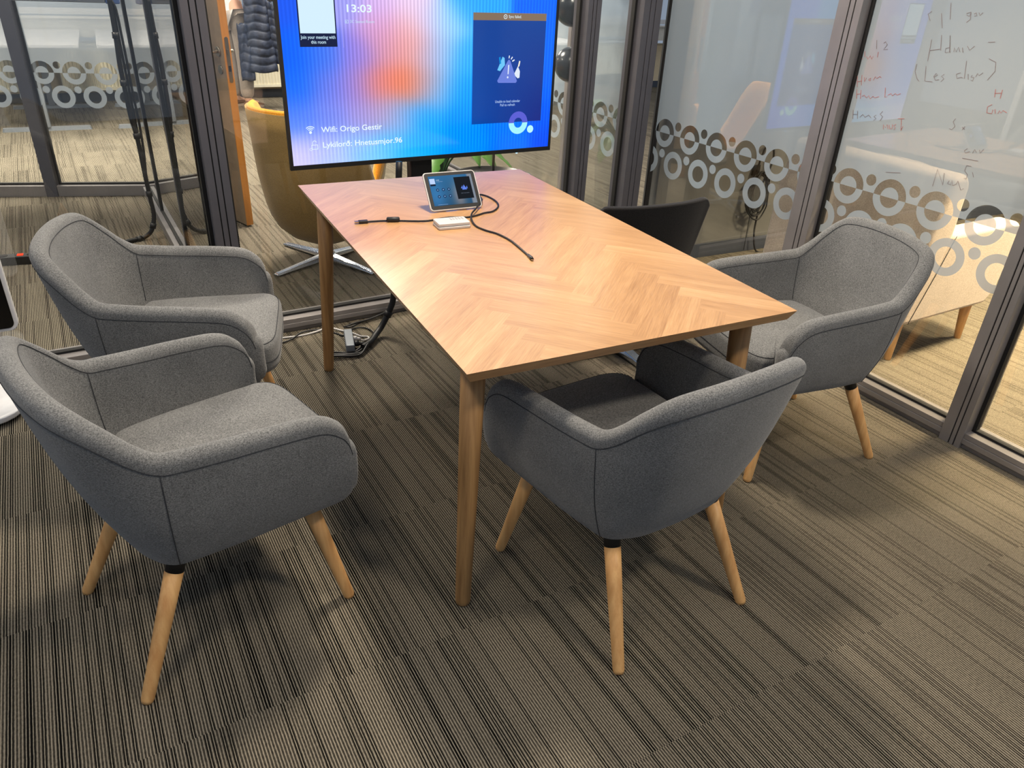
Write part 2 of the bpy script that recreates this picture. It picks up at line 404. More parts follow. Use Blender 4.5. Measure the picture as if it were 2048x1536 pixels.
# partition of the neighbouring room (runs along t at s=-2.17)
def rail2(t0,t1):
    mb=MB(); mb.bx(-2.21,-2.13,t0,t1,0,0.062); mb.bx(-2.21,-2.13,t0,t1,TOPZ,TOPZ+0.07); trim(mb,M['frame_r'])
rail2(0.116,2.62)
mb=MB(); mb.bx(-2.185,-2.155,0.915,0.945,0.0625,TOPZ); trim(mb,M['frame'])
mb=MB(); mb.bx(-2.185,-2.155,1.92,1.95,0.0625,TOPZ); trim(mb,M['frame'])
window((-2.17,0.118),(-2.17,0.913),M['glass']); window((-2.17,0.947),(-2.17,1.918),M['glass']); window((-2.17,1.952),(-2.17,2.61),M['glass'])
# far glass wall of the neighbouring room, running off at an angle
FA=Vector((-0.464,4.487,0)); FD=Vector((-1.348,4.725,0))-FA; FD.normalize(); fang=math.atan2(FD.y,FD.x)
def far_trim(a,b_,y0,y1,z0,z1,mat):
    mb=MB(); mb.bx(a,b_,y0,y1,z0,z1); _t[0]+=1
    o=mb.build('trim_%d'%_t[0],mat,loc=tuple(FA),rz=fang,bevel=0.0015); struct(o)
far_trim(-0.03,0.56,-0.06,0.04,0,0.07,M['frame_r']); far_trim(0.63,3.2,-0.06,0.04,0,0.07,M['frame_r'])
far_trim(0.56,0.63,-0.06,0.05,0,TOPZ,M['frame']); far_trim(-0.10,-0.03,-0.06,0.04,0,TOPZ,M['frame'])
far_trim(-0.03,0.56,-0.06,0.04,TOPZ,TOPZ+0.06,M['frame']); far_trim(0.63,3.2,-0.06,0.04,TOPZ,TOPZ+0.06,M['frame'])
# film phase: a ring centre sits 0.305 m from the corner
window((-0.025,-0.01),(0.555,-0.01),M['frost'],z0=0.07,u0=-0.025-0.305,loc=FA,rz=fang)
window((0.635,-0.01),(3.2,-0.01),M['frost'],z0=0.07,u0=0.635-0.305,loc=FA,rz=fang)
# grey wall beyond the right glass
mb=MB(); mb.bx(2.06,5.6,2.10,2.22,0,2.69); struct(mb.build('wall_right',M['greywall']))
mb=MB(); mb.bx(2.055,5.6,2.088,2.099,0,0.085); struct(mb.build('baseboard_right',M['skirt'],bevel=0.002))
# outer wall of the office with sill opening
mb=MB(); mb.bx(-7,9,8.62,8.75,0,0.60); mb.bx(-7,9,8.62,8.75,2.3,2.69)
for x in (-5.2,-2.6,-0.1,2.4,4.9,7.2): mb.bx(x-0.16,x+0.16,8.62,8.75,0.60,2.3)
struct(mb.build('wall_back',M['wallp']))
mb=MB(); mb.bx(-7,9,8.605,8.619,0,0.09); struct(mb.build('baseboard_back',M['skirt']))

# ------------------------------------------------------------------ meeting table
TW,TL,TZ=0.922,1.583,0.74
T=thing('meeting_table',(TW/2,TL/2,0),0,'rectangular oak herringbone meeting table on four round tapered wooden legs','table')
def herringbone(x0,x1,y0,y1,L=0.364,w=0.0656,spx=-0.035,spy=-0.0135):
    """planks as polygons clipped to the rectangle -> verts, faces, tone per face, uv per corner"""
    c=math.cos(PI/4); res=[]
    def rot(a,b_): return (a*c-b_*c, a*c+b_*c)   # (1,1) -> +y
    def clip(poly,uvs):
        for ax,lim,sg in ((0,x0,1),(0,x1,-1),(1,y0,1),(1,y1,-1)):
            out=[];ou=[]
            for i in range(len(poly)):
                p,q=poly[i],poly[(i+1)%len(poly)]; pu,qu=uvs[i],uvs[(i+1)%len(poly)]
                dp,dq=sg*(p[ax]-lim),sg*(q[ax]-lim)
                if dp>=0: out.append(p);ou.append(pu)
                if (dp>=0)!=(dq>=0):
                    t=dp/(dp-dq); out.append((p[0]+(q[0]-p[0])*t,p[1]+(q[1]-p[1])*t)); ou.append((pu[0]+(qu[0]-pu[0])*t,pu[1]+(qu[1]-pu[1])*t))
            poly,uvs=out,ou
            if len(poly)<3: return None,None
        return poly,uvs
    rnd=random.Random(11)
    for m_ in range(-6,7):
        for k in range(-50,80):
            bx,by=k*w+m_*L,k*w-m_*L
            for kind in (0,1):
                if kind==0: cs=[(bx,by),(bx+L,by),(bx+L,by+w),(bx,by+w)]; uv=[(0,0),(L,0),(L,w),(0,w)]
                else: cs=[(bx+L,by+w-L),(bx+L+w,by+w-L),(bx+L+w,by+w),(bx+L,by+w)]; uv=[(0,0),(0,w),(L,w),(L,0)]
                pl=[rot(*q) for q in cs]; pl=[(p[0]+spx,p[1]+spy) for p in pl]
                ou,ov=rnd.random()*9,rnd.random()*9; tone=.15+.5*rnd.random()
                for gx,gy in ((.222,.716),(.217,.519),(.22,.245),(.717,1.186),(.689,.59),(.71,.425),(.711,.229),(.72,.14)):
                    if (kind==0)==(gx<.5) and abs(pl[1 if kind==0 else 3][0]-gx)<.03 and abs(pl[1 if kind==0 else 3][1]-gy)<.035: tone=.95
                P_,U_=clip(pl,[(a+ou,b_+ov) for a,b_ in uv])
                if P_: res.append((P_,U_,tone,kind))
    return res
def table_mat():
    m,nt,out=newmat('oak_veneer'); b=pbsdf(nt,out,lin((205,150,95)),0.34,0,0.5)
    uv=N(nt,'ShaderNodeUVMap').outputs[0]
    g=noise(nt,mapping(nt,uv,(12,260,1)),1.0,4,0.6); g2=noise(nt,mapping(nt,uv,(2.2,40,1)),1.0,2,0.5)
    a=N(nt,'ShaderNodeVertexColor'); a.layer_name='tone'; sp=N(nt,'ShaderNodeSeparateColor'); nt.links.new(a.outputs[0],sp.inputs[0])
    def mt(op,x,y,z=None):
        k=N(nt,'ShaderNodeMath',operation=op)
        for i,q in enumerate((x,y,z)):
            if q is None: continue
            if isinstance(q,(int,float)): k.inputs[i].default_value=q
            else: nt.links.new(q,k.inputs[i])
        return k.outputs[0]
    v=mt('MULTIPLY_ADD',g.outputs[0],0.62,mt('MULTIPLY',g2.outputs[0],0.38))
    v=mt('ADD',v,mt('MULTIPLY_ADD',sp.outputs[0],0.19,-0.09))
    c=ramp(nt,v,[(0.24,lin((158,112,68))),(0.5,lin((194,147,98))),(0.76,lin((218,174,124)))])
    nt.links.new(c,b.inputs['Base Color']); bump(nt,b,g.outputs[0],0.22,0.0006)
    nt.links.new(mt('MULTIPLY_ADD',g.outputs[0],0.16,0.27),b.inputs['Roughness']); b.inputs['Coat Weight'].default_value=0.7; b.inputs['Coat IOR'].default_value=1.6; b.inputs['Coat Roughness'].default_value=0.3
    return m
M['oak']=table_mat()
hx,hy=TW/2,TL/2
pl=herringbone(0,TW,0,TL)
me=bpy.data.meshes.new('table_top'); vs=[];fs=[];tn=[];uvl=[]
for P_,U_,tone,kind in pl:
    b0=len(vs); vs+=[(p[0]-hx,p[1]-hy,TZ) for p in P_]; fs.append(tuple(range(b0,b0+len(P_)))); tn+= [tone]*len(P_); uvl+=U_
# edge band and bevelled underside
def quad(a,b_,c_,d,l1,l2,w_):
    b0=len(vs); vs.extend([a,b_,c_,d]); fs.append((b0,b0+1,b0+2,b0+3)); tn.extend([0.35]*4); uvl.extend([(0,0),(l1,0),(l1,w_),(0,w_)])
e1,e2=0.004,0.028
cor=[(-hx,-hy),(hx,-hy),(hx,hy),(-hx,hy)]
for i in range(4):
    a,b_=cor[i],cor[(i+1)%4]; L_=math.hypot(b_[0]-a[0],b_[1]-a[1])
    def ins(p,k): return (p[0]-math.copysign(k,p[0]),p[1]-math.copysign(k,p[1]))
    a2,b2=ins(a,0.002),ins(b_,0.002); a3,b3=ins(a,0.014),ins(b_,0.014)
    quad((*a2,TZ-e1),(*b2,TZ-e1),(*b_,TZ),(*a,TZ),L_,L_,0.004)
    quad((*a3,TZ-e2),(*b3,TZ-e2),(*b2,TZ-e1),(*a2,TZ-e1),L_,L_,0.024)
quad((-hx+.014,hy-.014,TZ-e2),(hx-.014,hy-.014,TZ-e2),(hx-.014,-hy+.014,TZ-e2),(-hx+.014,-hy+.014,TZ-e2),TW,TW,TL)
me.from_pydata(vs,[],fs); me.uv_layers.new(name='UVMap'); me.color_attributes.new('tone','FLOAT_COLOR','CORNER')
uvm=me.uv_layers['UVMap'].data; ca=me.color_attributes['tone'].data
for p in me.polygons:
    for li in p.loop_indices:
        vi=me.loops[li].vertex_index; uvm[li].uv=uvl[vi]; ca[li].color=(tn[vi],)*3+(1,)
me.materials.append(M['oak'])
o=bpy.data.objects.new('table_top',me); COL.objects.link(o); o.parent=T
for sx in (-1,1):
    for sy in (-1,1):
        fx,fy=hx-0.036,hy-0.087
        lg=MB(); p0=Vector((sx*fx,sy*fy,0)); p1=Vector((sx*(fx-0.032),sy*(fy-0.030),TZ-e2))
        d=p1-p0; pts=[p0+d*k for k in (0,0.004,0.02,0.3,0.6,1.0)]
        lg.tube(pts,[0.0165,0.019,0.0205,0.0232,0.0262,0.030],20); lg.build('leg',M['tleg'],T)
fr=MB()
for sx in (-1,1): fr.bx(sx*(hx-.16)-.012,sx*(hx-.16)+.012,-hy+.2,hy-.2,TZ-e2-.03,TZ-e2-.0005)
for sy in (-1,1): fr.bx(-hx+.19,hx-.19,sy*(hy-.24)-.012,sy*(hy-.24)+.012,TZ-e2-.03,TZ-e2-.0005)
fr.build('under_frame',M['black'],T)

# ------------------------------------------------------------------ upholstered armchairs
TOP=[(.262,.222,.515),(.265,.215,.545),(.267,.196,.574),(.267,.150,.602),(.264,.05,.613),(.259,-.05,.619),(.254,-.135,.626),
     (.249,-.180,.633),(.240,-.220,.662),(.226,-.262,.706),(.206,-.298,.742),(.172,-.322,.763),(.095,-.338,.773),(0,-.343,.776)]
BOT=[(.252,.222,.374),(.247,.215,.357),(.239,.192,.343),(.229,.140,.336),(.218,.05,.330),(.207,-.05,.325),(.192,-.130,.320),
     (.182,-.164,.317),(.165,-.180,.316),(.140,-.190,.316),(.115,-.197,.317),(.090,-.201,.320),(.048,-.206,.323),(0,-.209,.325)]
def full(rows):
    r=[tuple(p) for p in rows]; return r+[(-p[0],p[1],p[2]) for p in reversed(r[:-1])]
NS=7
TF=splinen(full(TOP),NS); BF=splinen(full(BOT),NS); NSEC=len(TF)
HT=0.0235
def sec_frame(i):
    t=Vector(TF[i]);b=Vector(BF[i]); j0,j1=max(i-2,0),min(i+2,NSEC-1)
    tg=((Vector(TF[j1])-Vector(TF[j0]))+(Vector(BF[j1])-Vector(BF[j0]))); tg.z=0; tg.normalize()
    up=(t-b).normalized(); n=tg.cross(up); n.normalize()
    # path runs right arm front -> back -> left arm; outward is away from the centre
    mid=(t+b)/2; 
    if n.dot(Vector((mid.x,mid.y+0.02,0)))<0: n=-n
    return t,b,up,n,tg
def sp(i,wv,off,belly=0.020):
    t,b,up,n,tg=sec_frame(i); h=(t-b).length
    k=max(0.0,min(1.0,wv)); bl=belly*math.sin(PI*min(1,k*1.05))*min(1,h/0.25)*(1-k*0.35)
    return b+(t-b)*wv+n*(off+bl)
def ring(i,th=1.0,shift=0.0):
    t,b,up,n,tg=sec_frame(i); h=(t-b).length; ht=HT*th; e_=HT*(1-th)*1.1; wt=1-(HT+e_)/h; wb=(HT*.6+e_)/h; out=[]
    for k in range(9): out.append(sp(i,wb+(wt-wb)*k/8,ht))
    for k in range(1,8):
        a=PI*k/8; base=sp(i,wt,ht*math.cos(a)); out.append(base+up*(ht*math.sin(a)))
    for k in range(9): out.append(sp(i,wt+(wb-wt)*k/8,-ht))
    for k in range(1,4):
        a=PI*k/4; base=sp(i,wb,-ht*math.cos(a)); out.append(base-up*(ht*.6*math.sin(a)))
    if shift: out=[p+tg*shift for p in out]
    return out
def chair_parts(T_):
    sh=MB(); rs=[]
    for a in (85,65,40,18): rs.append(ring(0,math.cos(math.radians(a))*.98+.02,-HT*.75*math.sin(math.radians(a))))
    rs+=[ring(i) for i in range(NSEC)]
    for a in (18,40,65,85): rs.append(ring(NSEC-1,math.cos(math.radians(a))*.98+.02,HT*.75*math.sin(math.radians(a))))
    sh.rings(rs,True,True)
    shell=sh.build('shell',M['fabric'],T_)
    for p in shell.data.polygons: p.use_smooth=True
    st=MB()
    iN=7*NS; jN=NSEC-1-iN
    def ws(i):
        t,b,up,n,tg=sec_frame(i); return 1-0.030/(t-b).length
    for off in (HT+0.0004,-HT-0.0004):
        st.tube([sp(i,ws(i),off) for i in range(1,NSEC-1)],0.0011,6)
        for i in (iN,jN):
            lo=0.03 if off>0 else 0.42
            st.tube([sp(i,lo+(ws(i)-lo)*k/8,off) for k in range(9)],0.0011,6)
    st.build('seam_stitching',M['stitch'],shell)
    # under pan
    pan=MB(); n_=NSEC
    o1=[Vector((BF[i][0]*.97,BF[i][1]*.97,BF[i][2]+0.012)) for i in range(n_)]
    o2=[Vector((p.x*.6,p.y*.6+.01,0.318)) for p in o1]
    pan.rings([ [p+Vector((0,0,.05)) for p in o1],o1,o2],True,True); pan.build('seat_pan',M['stitch'],T_)
    # cushion
    half=[(0,.272),(.12,.271),(.170,.264),(.199,.248),(.212,.226),(.2145,.210),(.214,.205),(.212,.10),(.208,-.03),(.196,-.13),(.178,-.163),(.10,-.180),(0,-.186)]
    outl=splinen([list(p) for p in half],4); outl=outl+[[-p[0],p[1]] for p in reversed(outl[1:-1])]
    cu=MB(); R_=0.026; rs=[]; z0,z1=0.352,0.462
    def lev(ins,z):
        return [Vector((p[0]*(1-ins/.225),.045+(p[1]-.045)*(1-ins/.23),z)) for p in outl]
    for a in (0,25,50,75,90): rs.append(lev(R_*(1-math.sin(math.radians(a))),z0+R_*(1-math.cos(math.radians(a)))))
    for a in (0,20,40,60,80): rs.append(lev(R_*(1-math.cos(math.radians(a))),z1-R_+R_*math.sin(math.radians(a))))
    rs.append(lev(.06,z1+.003)); rs.append(lev(.12,z1+.006)); rs.append(lev(.19,z1+.007))
    cu.rings(rs,True,True); seat=cu.build('seat',M['fabric'],T_)
    for p in seat.data.polygons: p.use_smooth=True
    sm=MB(); front=[p for p in lev(0.008,z1-.008)]; n0=len(front)
    sm.tube([front[k%n0]+Vector((0,0,.0012)) for k in range(-22,23)],0.0013,6)
    lowl=lev(0.0,z0+.045); sm.tube([lowl[k%n0]+Vector((0,.0004,0)) for k in range(-16,17)],0.0011,6)
    sm.build('piping',M['stitch'],seat)
    for sx in (-1,1):
        for (tp,ft) in (((.162,-.160,.318),(.219,-.306,0)),((.168,.146,.330),(.227,.212,0))):
            p0=Vector((sx*tp[0],tp[1],tp[2])); p1=Vector((sx*ft[0],ft[1],ft[2])); d=p1-p0
            lg=MB(); lg.tube([p0+d*k for k in (0.118,0.4,0.8,0.975,1.0)],[0.0205,0.0190,0.0155,0.0145,0.0125],18); leg=lg.build('leg',M['leg'],T_)
            fe=MB(); fe.tube([p0-d*0.06,p0+d*0.117],[0.0205,0.0207],18); fe.build('ferrule',M['black'],leg)
def copy_tree(o,parent=None):
    c=o.copy(); COL.objects.link(c)
    if parent is not None: c.parent=parent
    for ch in o.children: copy_tree(ch,c)
    return c
poses=[(-0.495,0.391,-1.295),(-0.462,1.128,-1.803),(0.468,0.055,0.13),(1.368,0.400,1.428)]
labels=['grey fabric tub armchair nearest the camera on the left side of the table',
 'grey tub armchair behind the front left one, nearer the glass wall',
 'grey tub armchair pushed under the short near end of the table',
 'grey fabric tub armchair on the right of the table in front of the ring-patterned glass']
a0=thing('armchair',(0,0,0),0,labels[0],'chair','grey armchairs around the table'); chair_parts(a0)
for i,(p,l) in enumerate(zip(poses,labels)):
    a=a0 if i==0 else copy_tree(a0)
    a.location=(p[0],p[1],0); a.rotation_euler=(0,0,p[2]); a['label']=l

# ------------------------------------------------------------------ black swivel chair on the far right side of the table
def local_grid(fn,nu,nv,th):
    A=[[fn(i/(nu-1),j/(nv-1)) for j in range(nv)] for i in range(nu)]
    mb=MB(); rings_=[]
    for i in range(nu):
        row=[];back=[]
        for j in range(nv):
            p=Vector(A[i][j]); du=Vector(A[min(i+1,nu-1)][j])-Vector(A[max(i-1,0)][j]); dv=Vector(A[i][min(j+1,nv-1)])-Vector(A[i][max(j-1,0)])
            n=du.cross(dv).normalized(); row.append(p+n*th/2); back.append(p-n*th/2)
        rings_.append(row+back[::-1])
    return mb.rings(rings_,True,True)
def star_base(T_,n_arms,length,a0_,mat,colz,top=0.030,colr=0.024):
    for k in range(n_arms):
        a=a0_+2*PI*k/n_arms; mb=MB(); M4=Matrix.Rotation(a,4,'Z'); rs=[]
        for x,wd,zt,zb in ((0.0,.032,top+.012,.012),(0.03,.031,top+.010,.012),(.12,.027,top+.004,.010),(length*.75,.022,.022,.008),(length-.015,.020,.017,.006),(length,.017,.014,.006)):
            rs.append([M4@Vector(q) for q in ((x,-wd,zb),(x,wd,zb),(x,wd*.8,zt),(x,-wd*.8,zt))])
        mb.rings(rs,True,True,False); arm=mb.build('base_arm',mat,T_,bevel=0.003)
        g=MB(); p=M4@Vector((length-.03,0,0)); g.lathe([(.012,0),(.012,.0065)],12,(p.x,p.y,0)); g.build('glide',M['black'],arm)
    c_=MB(); c_.lathe([(.04,.012),(.04,top+.016),(colr+.004,top+.022),(colr,top+.03),(colr,colz)],24); c_.build('column',mat,T_)
B_=thing('swivel_chair',(1.265,1.20,0),-0.15,'black swivel chair beside the right long edge of the table, its back to the camera','chair')
star_base(B_,4,0.34,PI+0.15,M['chrome'],0.40)
def bk(u,v):
    a=(u-.5)*2; half=.195+.045*v
    rr=max(0,abs(a)-.86)/.14
    return (a*half,-.155-.045*v+.055*abs(a)**2.4,.40+(.328-.035*rr**2-.022*(1-a)*.5)*v)
local_grid(bk,41,10,0.026).build('backrest',M['blackfab'],B_,bevel=0.006)
def st_(u,v):
    a=(u-.5)*2; return (a*(.205),.26-.42*v,.435-.012*(1-a*a)-.008*v)
local_grid(st_,13,11,0.05).build('seat',M['blackfab'],B_,bevel=0.016,seg=3)

# ------------------------------------------------------------------ television on its stand (local: x right, -y to the room, origin left bottom on the floor)
TVp=RW(-1.868,-0.107)
TV=thing('television',(TVp.x,TVp.y,0),TH,'large black television with a blue and orange welcome screen at the far table end','television')
TWD,TZ0,THT=1.213,0.742,0.70
mb=MB(); mb.bx(0,TWD,0.0,0.016,TZ0,TZ0+THT); mb.bx(0.02,TWD-.02,0.0161,0.030,TZ0+.02,TZ0+THT-.02); mb.bx(.15,TWD-.15,0.0301,.05,TZ0+.04,TZ0+.45)
# frame around the panel
e=0.012
mb.bx(0,TWD,-0.003,-0.0002,TZ0,TZ0+.017); mb.bx(0,TWD,-0.003,-0.0002,TZ0+THT-e,TZ0+THT); mb.bx(0,e,-0.003,-0.0002,TZ0+.0172,TZ0+THT-e-.0002); mb.bx(TWD-e,TWD,-0.003,-0.0002,TZ0+.0172,TZ0+THT-e-.0002)
body=mb.build('bezel',M['black'],TV)
# lit picture: colours keyed over the panel
KEYS=[ # u(m), w(m above bottom edge), sRGB
(.03,.60,(24,84,232)),(.25,.60,(150,150,236)),(.40,.60,(206,174,232)),(.52,.60,(228,200,232)),(.60,.54,(208,196,236)),(.40,.51,(206,150,200)),(.51,.51,(232,172,176)),(.68,.54,(140,204,250)),(.78,.60,(40,160,252)),(1.18,.60,(0,98,250)),
(.03,.70,(24,84,232)),(.5,.70,(222,200,232)),(1.18,.7,(0,98,250)),
(.05,.42,(0,92,244)),(.16,.42,(62,112,236)),(.30,.42,(140,122,218)),(.42,.44,(206,140,160)),(.52,.44,(230,150,140)),(.60,.42,(190,170,200)),(.66,.42,(140,190,240)),(.76,.40,(40,165,252)),(1.18,.42,(0,100,254)),
(.05,.30,(14,104,246)),(.17,.30,(96,116,226)),(.28,.30,(150,124,206)),(.38,.31,(222,124,112)),(.50,.31,(232,120,80)),(.58,.30,(190,150,160)),(.65,.28,(110,176,236)),(.75,.26,(10,150,252)),(1.18,.28,(0,96,252)),
(.05,.18,(70,124,250)),(.17,.19,(112,132,236)),(.30,.19,(150,140,214)),(.40,.19,(176,150,190)),(.48,.18,(120,168,226)),(.58,.17,(30,160,252)),(.75,.15,(0,140,252)),(.95,.14,(0,116,252)),(1.18,.15,(0,86,246)),
(.04,.07,(186,184,252)),(.14,.08,(160,172,252)),(.28,.08,(130,180,252)),(.42,.08,(70,180,254)),(.58,.07,(0,158,254)),(.80,.06,(0,132,254)),(1.0,.05,(0,108,250)),(1.18,.04,(0,72,236)),
(.04,.02,(226,216,255)),(.18,.02,(186,206,255)),(.35,.02,(130,205,255)),(.52,.02,(40,180,255)),(.75,.02,(0,146,255)),(1.0,.02,(0,112,250))]
def screen_col(x,z):
    sw=0;c=[0,0,0]
    for kx,kz,kc in KEYS:
        d=((x-kx)**2+((z-kz)*1.15)**2)/0.0062; wgt=math.exp(-d)+1e-7/(1+d)
        sw+=wgt; c=[a+wgt*b_ for a,b_ in zip(c,kc)]
    c=[a/sw for a in c]
    ph=(x/0.0152)%1.0; amp=0.055*(1 if z>.06 else max(0,z/.06))*(0.4+0.6*min(1,abs(x-.02)*6))
    rib=math.cos(2*PI*ph)*amp
    return lin(tuple(max(0,min(255,a*(1+rib)+(9*rib/0.055 if rib>0 else 0))) for a in c))
M['screen']=emis('lit_screen',(255,255,255),1.15,'picture')
nx,nz=480,44; X0,X1,Z0,Z1=e+.0005,TWD-e-.0005,TZ0+.0175,TZ0+THT-e-.0005
me=bpy.data.meshes.new('screen')
vs=[(X0+(X1-X0)*i/nx,-0.0006,Z0+(Z1-Z0)*j/nz) for j in range(nz+1) for i in range(nx+1)]
fs=[(j*(nx+1)+i,j*(nx+1)+i+1,(j+1)*(nx+1)+i+1,(j+1)*(nx+1)+i) for j in range(nz) for i in range(nx)]
me.from_pydata(vs,[],fs); ca=me.color_attributes.new('picture','FLOAT_COLOR','POINT')
for k,q in enumerate(vs): ca.data[k].color=(*screen_col(q[0],q[2]-TZ0),1)
me.materials.append(M['screen']); SCR=bpy.data.objects.new('screen',me); COL.objects.link(SCR); SCR.parent=TV
def em(rgb,st=1.0): 
    k='em%d_%d_%d_%d'%(*rgb,int(st*10))
    if k not in M: M[k]=emis('lit_pixels',rgb,st)
    return M[k]
LAY=[0.0010]
def flat(name,polys,mat,y,parent,Mx=None):
    mb=MB()
    for pl_ in polys:
        mb.add([Vector((p[0],y,TZ0+p[1])) if Mx is None else Mx@Vector((p[0],p[1],y)) for p in pl_],[tuple(range(len(pl_)))])
    return mb.build(name,mat,parent)
def rect(x0,x1,z0,z1): return [(x0,z0),(x1,z0),(x1,z1),(x0,z1)]
def circ(cx,cz,r,n=32,a0_=0,a1=2*PI): return [(cx+r*math.cos(a0_+(a1-a0_)*k/n),cz+r*math.sin(a0_+(a1-a0_)*k/n)) for k in range(n+(0 if a1-a0_>=2*PI-1e-6 else 1))]
def annq(cx,cz,r0,r1,a0_,a1,n=24): 
    out=[]
    for k in range(n):
        a=a0_+(a1-a0_)*k/n;b_=a0_+(a1-a0_)*(k+1)/n
        out.append([(cx+r0*math.cos(a),cz+r0*math.sin(a)),(cx+r1*math.cos(a),cz+r1*math.sin(a)),(cx+r1*math.cos(b_),cz+r1*math.sin(b_)),(cx+r0*math.cos(b_),cz+r0*math.sin(b_))])
    return out
def text(name,s_,x,z,size,mat,y,parent,width=None,align='LEFT',bold=0.0,Mx=None,rot90=False):
    cu=bpy.data.curves.new(name,'FONT'); cu.body=s_; cu.size=size; cu.align_x=align; cu.offset=bold; cu.resolution_u=3
    to=bpy.data.objects.new(name+'_curve',cu); COL.objects.link(to)
    dg=bpy.context.evaluated_depsgraph_get(); me=bpy.data.meshes.new_from_object(to.evaluated_get(dg)); me.name=name
    bpy.data.objects.remove(to,do_unlink=True); bpy.data.curves.remove(cu)
    xs=[q.co.x for q in me.vertices]; k=1.0
    if width and xs: k=width/(max(xs)-min(xs)); 
    for q in me.vertices:
        px,pz=q.co.x*k+x,q.co.y*(1.0)+z
        q.co = Vector((px,y,TZ0+pz)) if Mx is None else Mx@Vector((px,pz,y))
    me.materials.clear(); me.materials.append(mat)
    o=bpy.data.objects.new(name,me); COL.objects.link(o); o.parent=parent; return o
WHT=em((232,250,255),1.0); PALE=em((205,236,255),0.9)
text('wifi_text','Wifi: Origo Gestir',.134,.1385,.030,WHT,-.0016,SCR,.253,bold=.00035)
text('password_text','Lykilorð: Hnetusmjor.96',.134,.0805,.030,WHT,-.0016,SCR,.337,bold=.00035)
text('hint_text','Add this room to a meeting with your personal device',.095,.0745,.0125,em((190,222,255),.8),-.0014,SCR,.272)
pol=circ(.0905,.141,.0055,14)
pp=[pol]
for r in (.0105,.0165,.0225): pp+=annq(.0905,.141,r-.0014,r+.0014,PI*.25,PI*.75,10)
flat('wifi_symbol',pp,WHT,-.0016,SCR)
pp=annq(.103,.101,.0065,.0085,.2,PI*1.0,12)+[rect(.0905,.0925,.077,.092),rect(.1135,.1155,.077,.092),rect(.0905,.1155,.0755,.0775),rect(.0905,.1155,.0915,.0935),rect(.0945,.0965,.0935,.101)]
flat('padlock_symbol',pp,WHT,-.0016,SCR)
flat('link_symbol',annq(.0865,.0765,.004,.0055,0,2*PI,14),WHT,-.0016,SCR)
# clock and room name, code card (the square code itself is left blank)
text('clock_text','13:03',.257,.566,.036,WHT,-.0016,SCR,.098,bold=.0006)
text('room_text','3C Seated Room',.276,.529,.0145,PALE,-.0016,SCR,.096)
flat('cast_symbol',[rect(.257,.270,.5275,.529),rect(.257,.270,.5375,.539),rect(.257,.2585,.5275,.539),rect(.2685,.270,.5275,.539),rect(.260,.2645,.531,.5345)],PALE,-.0016,SCR)
flat('divider_line',[rect(.2455,.2467,.444,.66)],em((190,180,250),.9),-.0014,SCR)
flat('code_card',[rect(.079,.222,.447,.66)],em((16,24,62),1.0),-.0012,SCR)
flat('code_panel',[rect(.084,.2175,.493,.655)],em((214,240,255),1.0),-.0014,SCR)
text('card_text','Join your meeting with\nthis room',.1505,.4745,.0165,PALE,-.0016,SCR,.132,'CENTER',0.0002)
# calendar panel
me=bpy.data.meshes.new('calendar_panel'); nn=24
vs=[];fs=[];cc=[]
for j in range(nn+1):
    for i in range(nn+1):
        uu,vv=i/nn,j/nn; vs.append((.799+.353*uu,-.0012,TZ0+.135+.409*vv))
        g=(1-vv)*uu; ph=math.cos(2*PI*(.353*uu)/0.0152)
        c=(6+18*g+4*vv,70-30*g-8*vv,160-34*g-16*vv) ; cc.append(lin(c))
for j in range(nn):
    for i in range(nn): a=j*(nn+1)+i; fs.append((a,a+1,a+nn+2,a+nn+1))
me.from_pydata(vs,[],fs); ca=me.color_attributes.new('picture','FLOAT_COLOR','POINT')
for k,c in enumerate(cc): ca.data[k].color=(*c,1)
me.materials.append(M['screen']); CP=bpy.data.objects.new('calendar_panel',me); COL.objects.link(CP); CP.parent=SCR
flat('calendar_header',[rect(.799,1.152,.544,.572)],em((134,112,92)),-.0012,SCR)
text('header_text','Sync failed.',.965,.5535,.0155,WHT,-.0016,SCR,.062)
flat('info_symbol',annq(.950,.558,.0065,.0088,0,2*PI,18)+[circ(.950,.558,.0022,8)],WHT,-.0016,SCR)
flat('warning_triangle',[[(.919,.309),(.925,.301),(1.012,.299),(1.018,.306),(.981,.388),(.974,.394),(.968,.388)]],em((108,130,222)),-.0016,SCR)
flat('left_triangle',[[(.918,.352),(.932,.348),(.955,.372),(.952,.40),(.942,.405)]],em((110,200,250)),-.0015,SCR)
flat('left_stroke',[[(.924,.402),(.932,.405),(.936,.378),(.929,.376)]],em((0,140,220)),-.0017,SCR)
flat('right_triangle',[[(1.001,.333),(1.021,.317),(1.03,.32),(1.031,.345),(1.02,.366)]],em((226,236,250)),-.0015,SCR)
flat('right_stroke',[[(1.019,.362),(1.027,.366),(1.031,.386),(1.025,.388)]],em((250,244,226)),-.0017,SCR)
flat('exclamation_mark',[[(.9695,.335),(.9745,.335),(.9765,.372),(.9705,.372)],circ(.9705,.3225,.0042,12)],em((226,236,255)),-.0018,SCR)
flat('spark_marks',[[(.972,.398),(.976,.398),(.978,.409),(.973,.409)],[(.982,.395),(.986,.393),(.993,.402),(.989,.405)],[(.989,.388),(.992,.384),(1.003,.390),(1.0,.394)]],em((236,242,250)),-.0016,SCR)
text('notice_text','Unable to load calendar\nPull to refresh',.975,.2195,.0150,em((176,206,250)),-.0016,SCR,.126,'CENTER',0.0001)
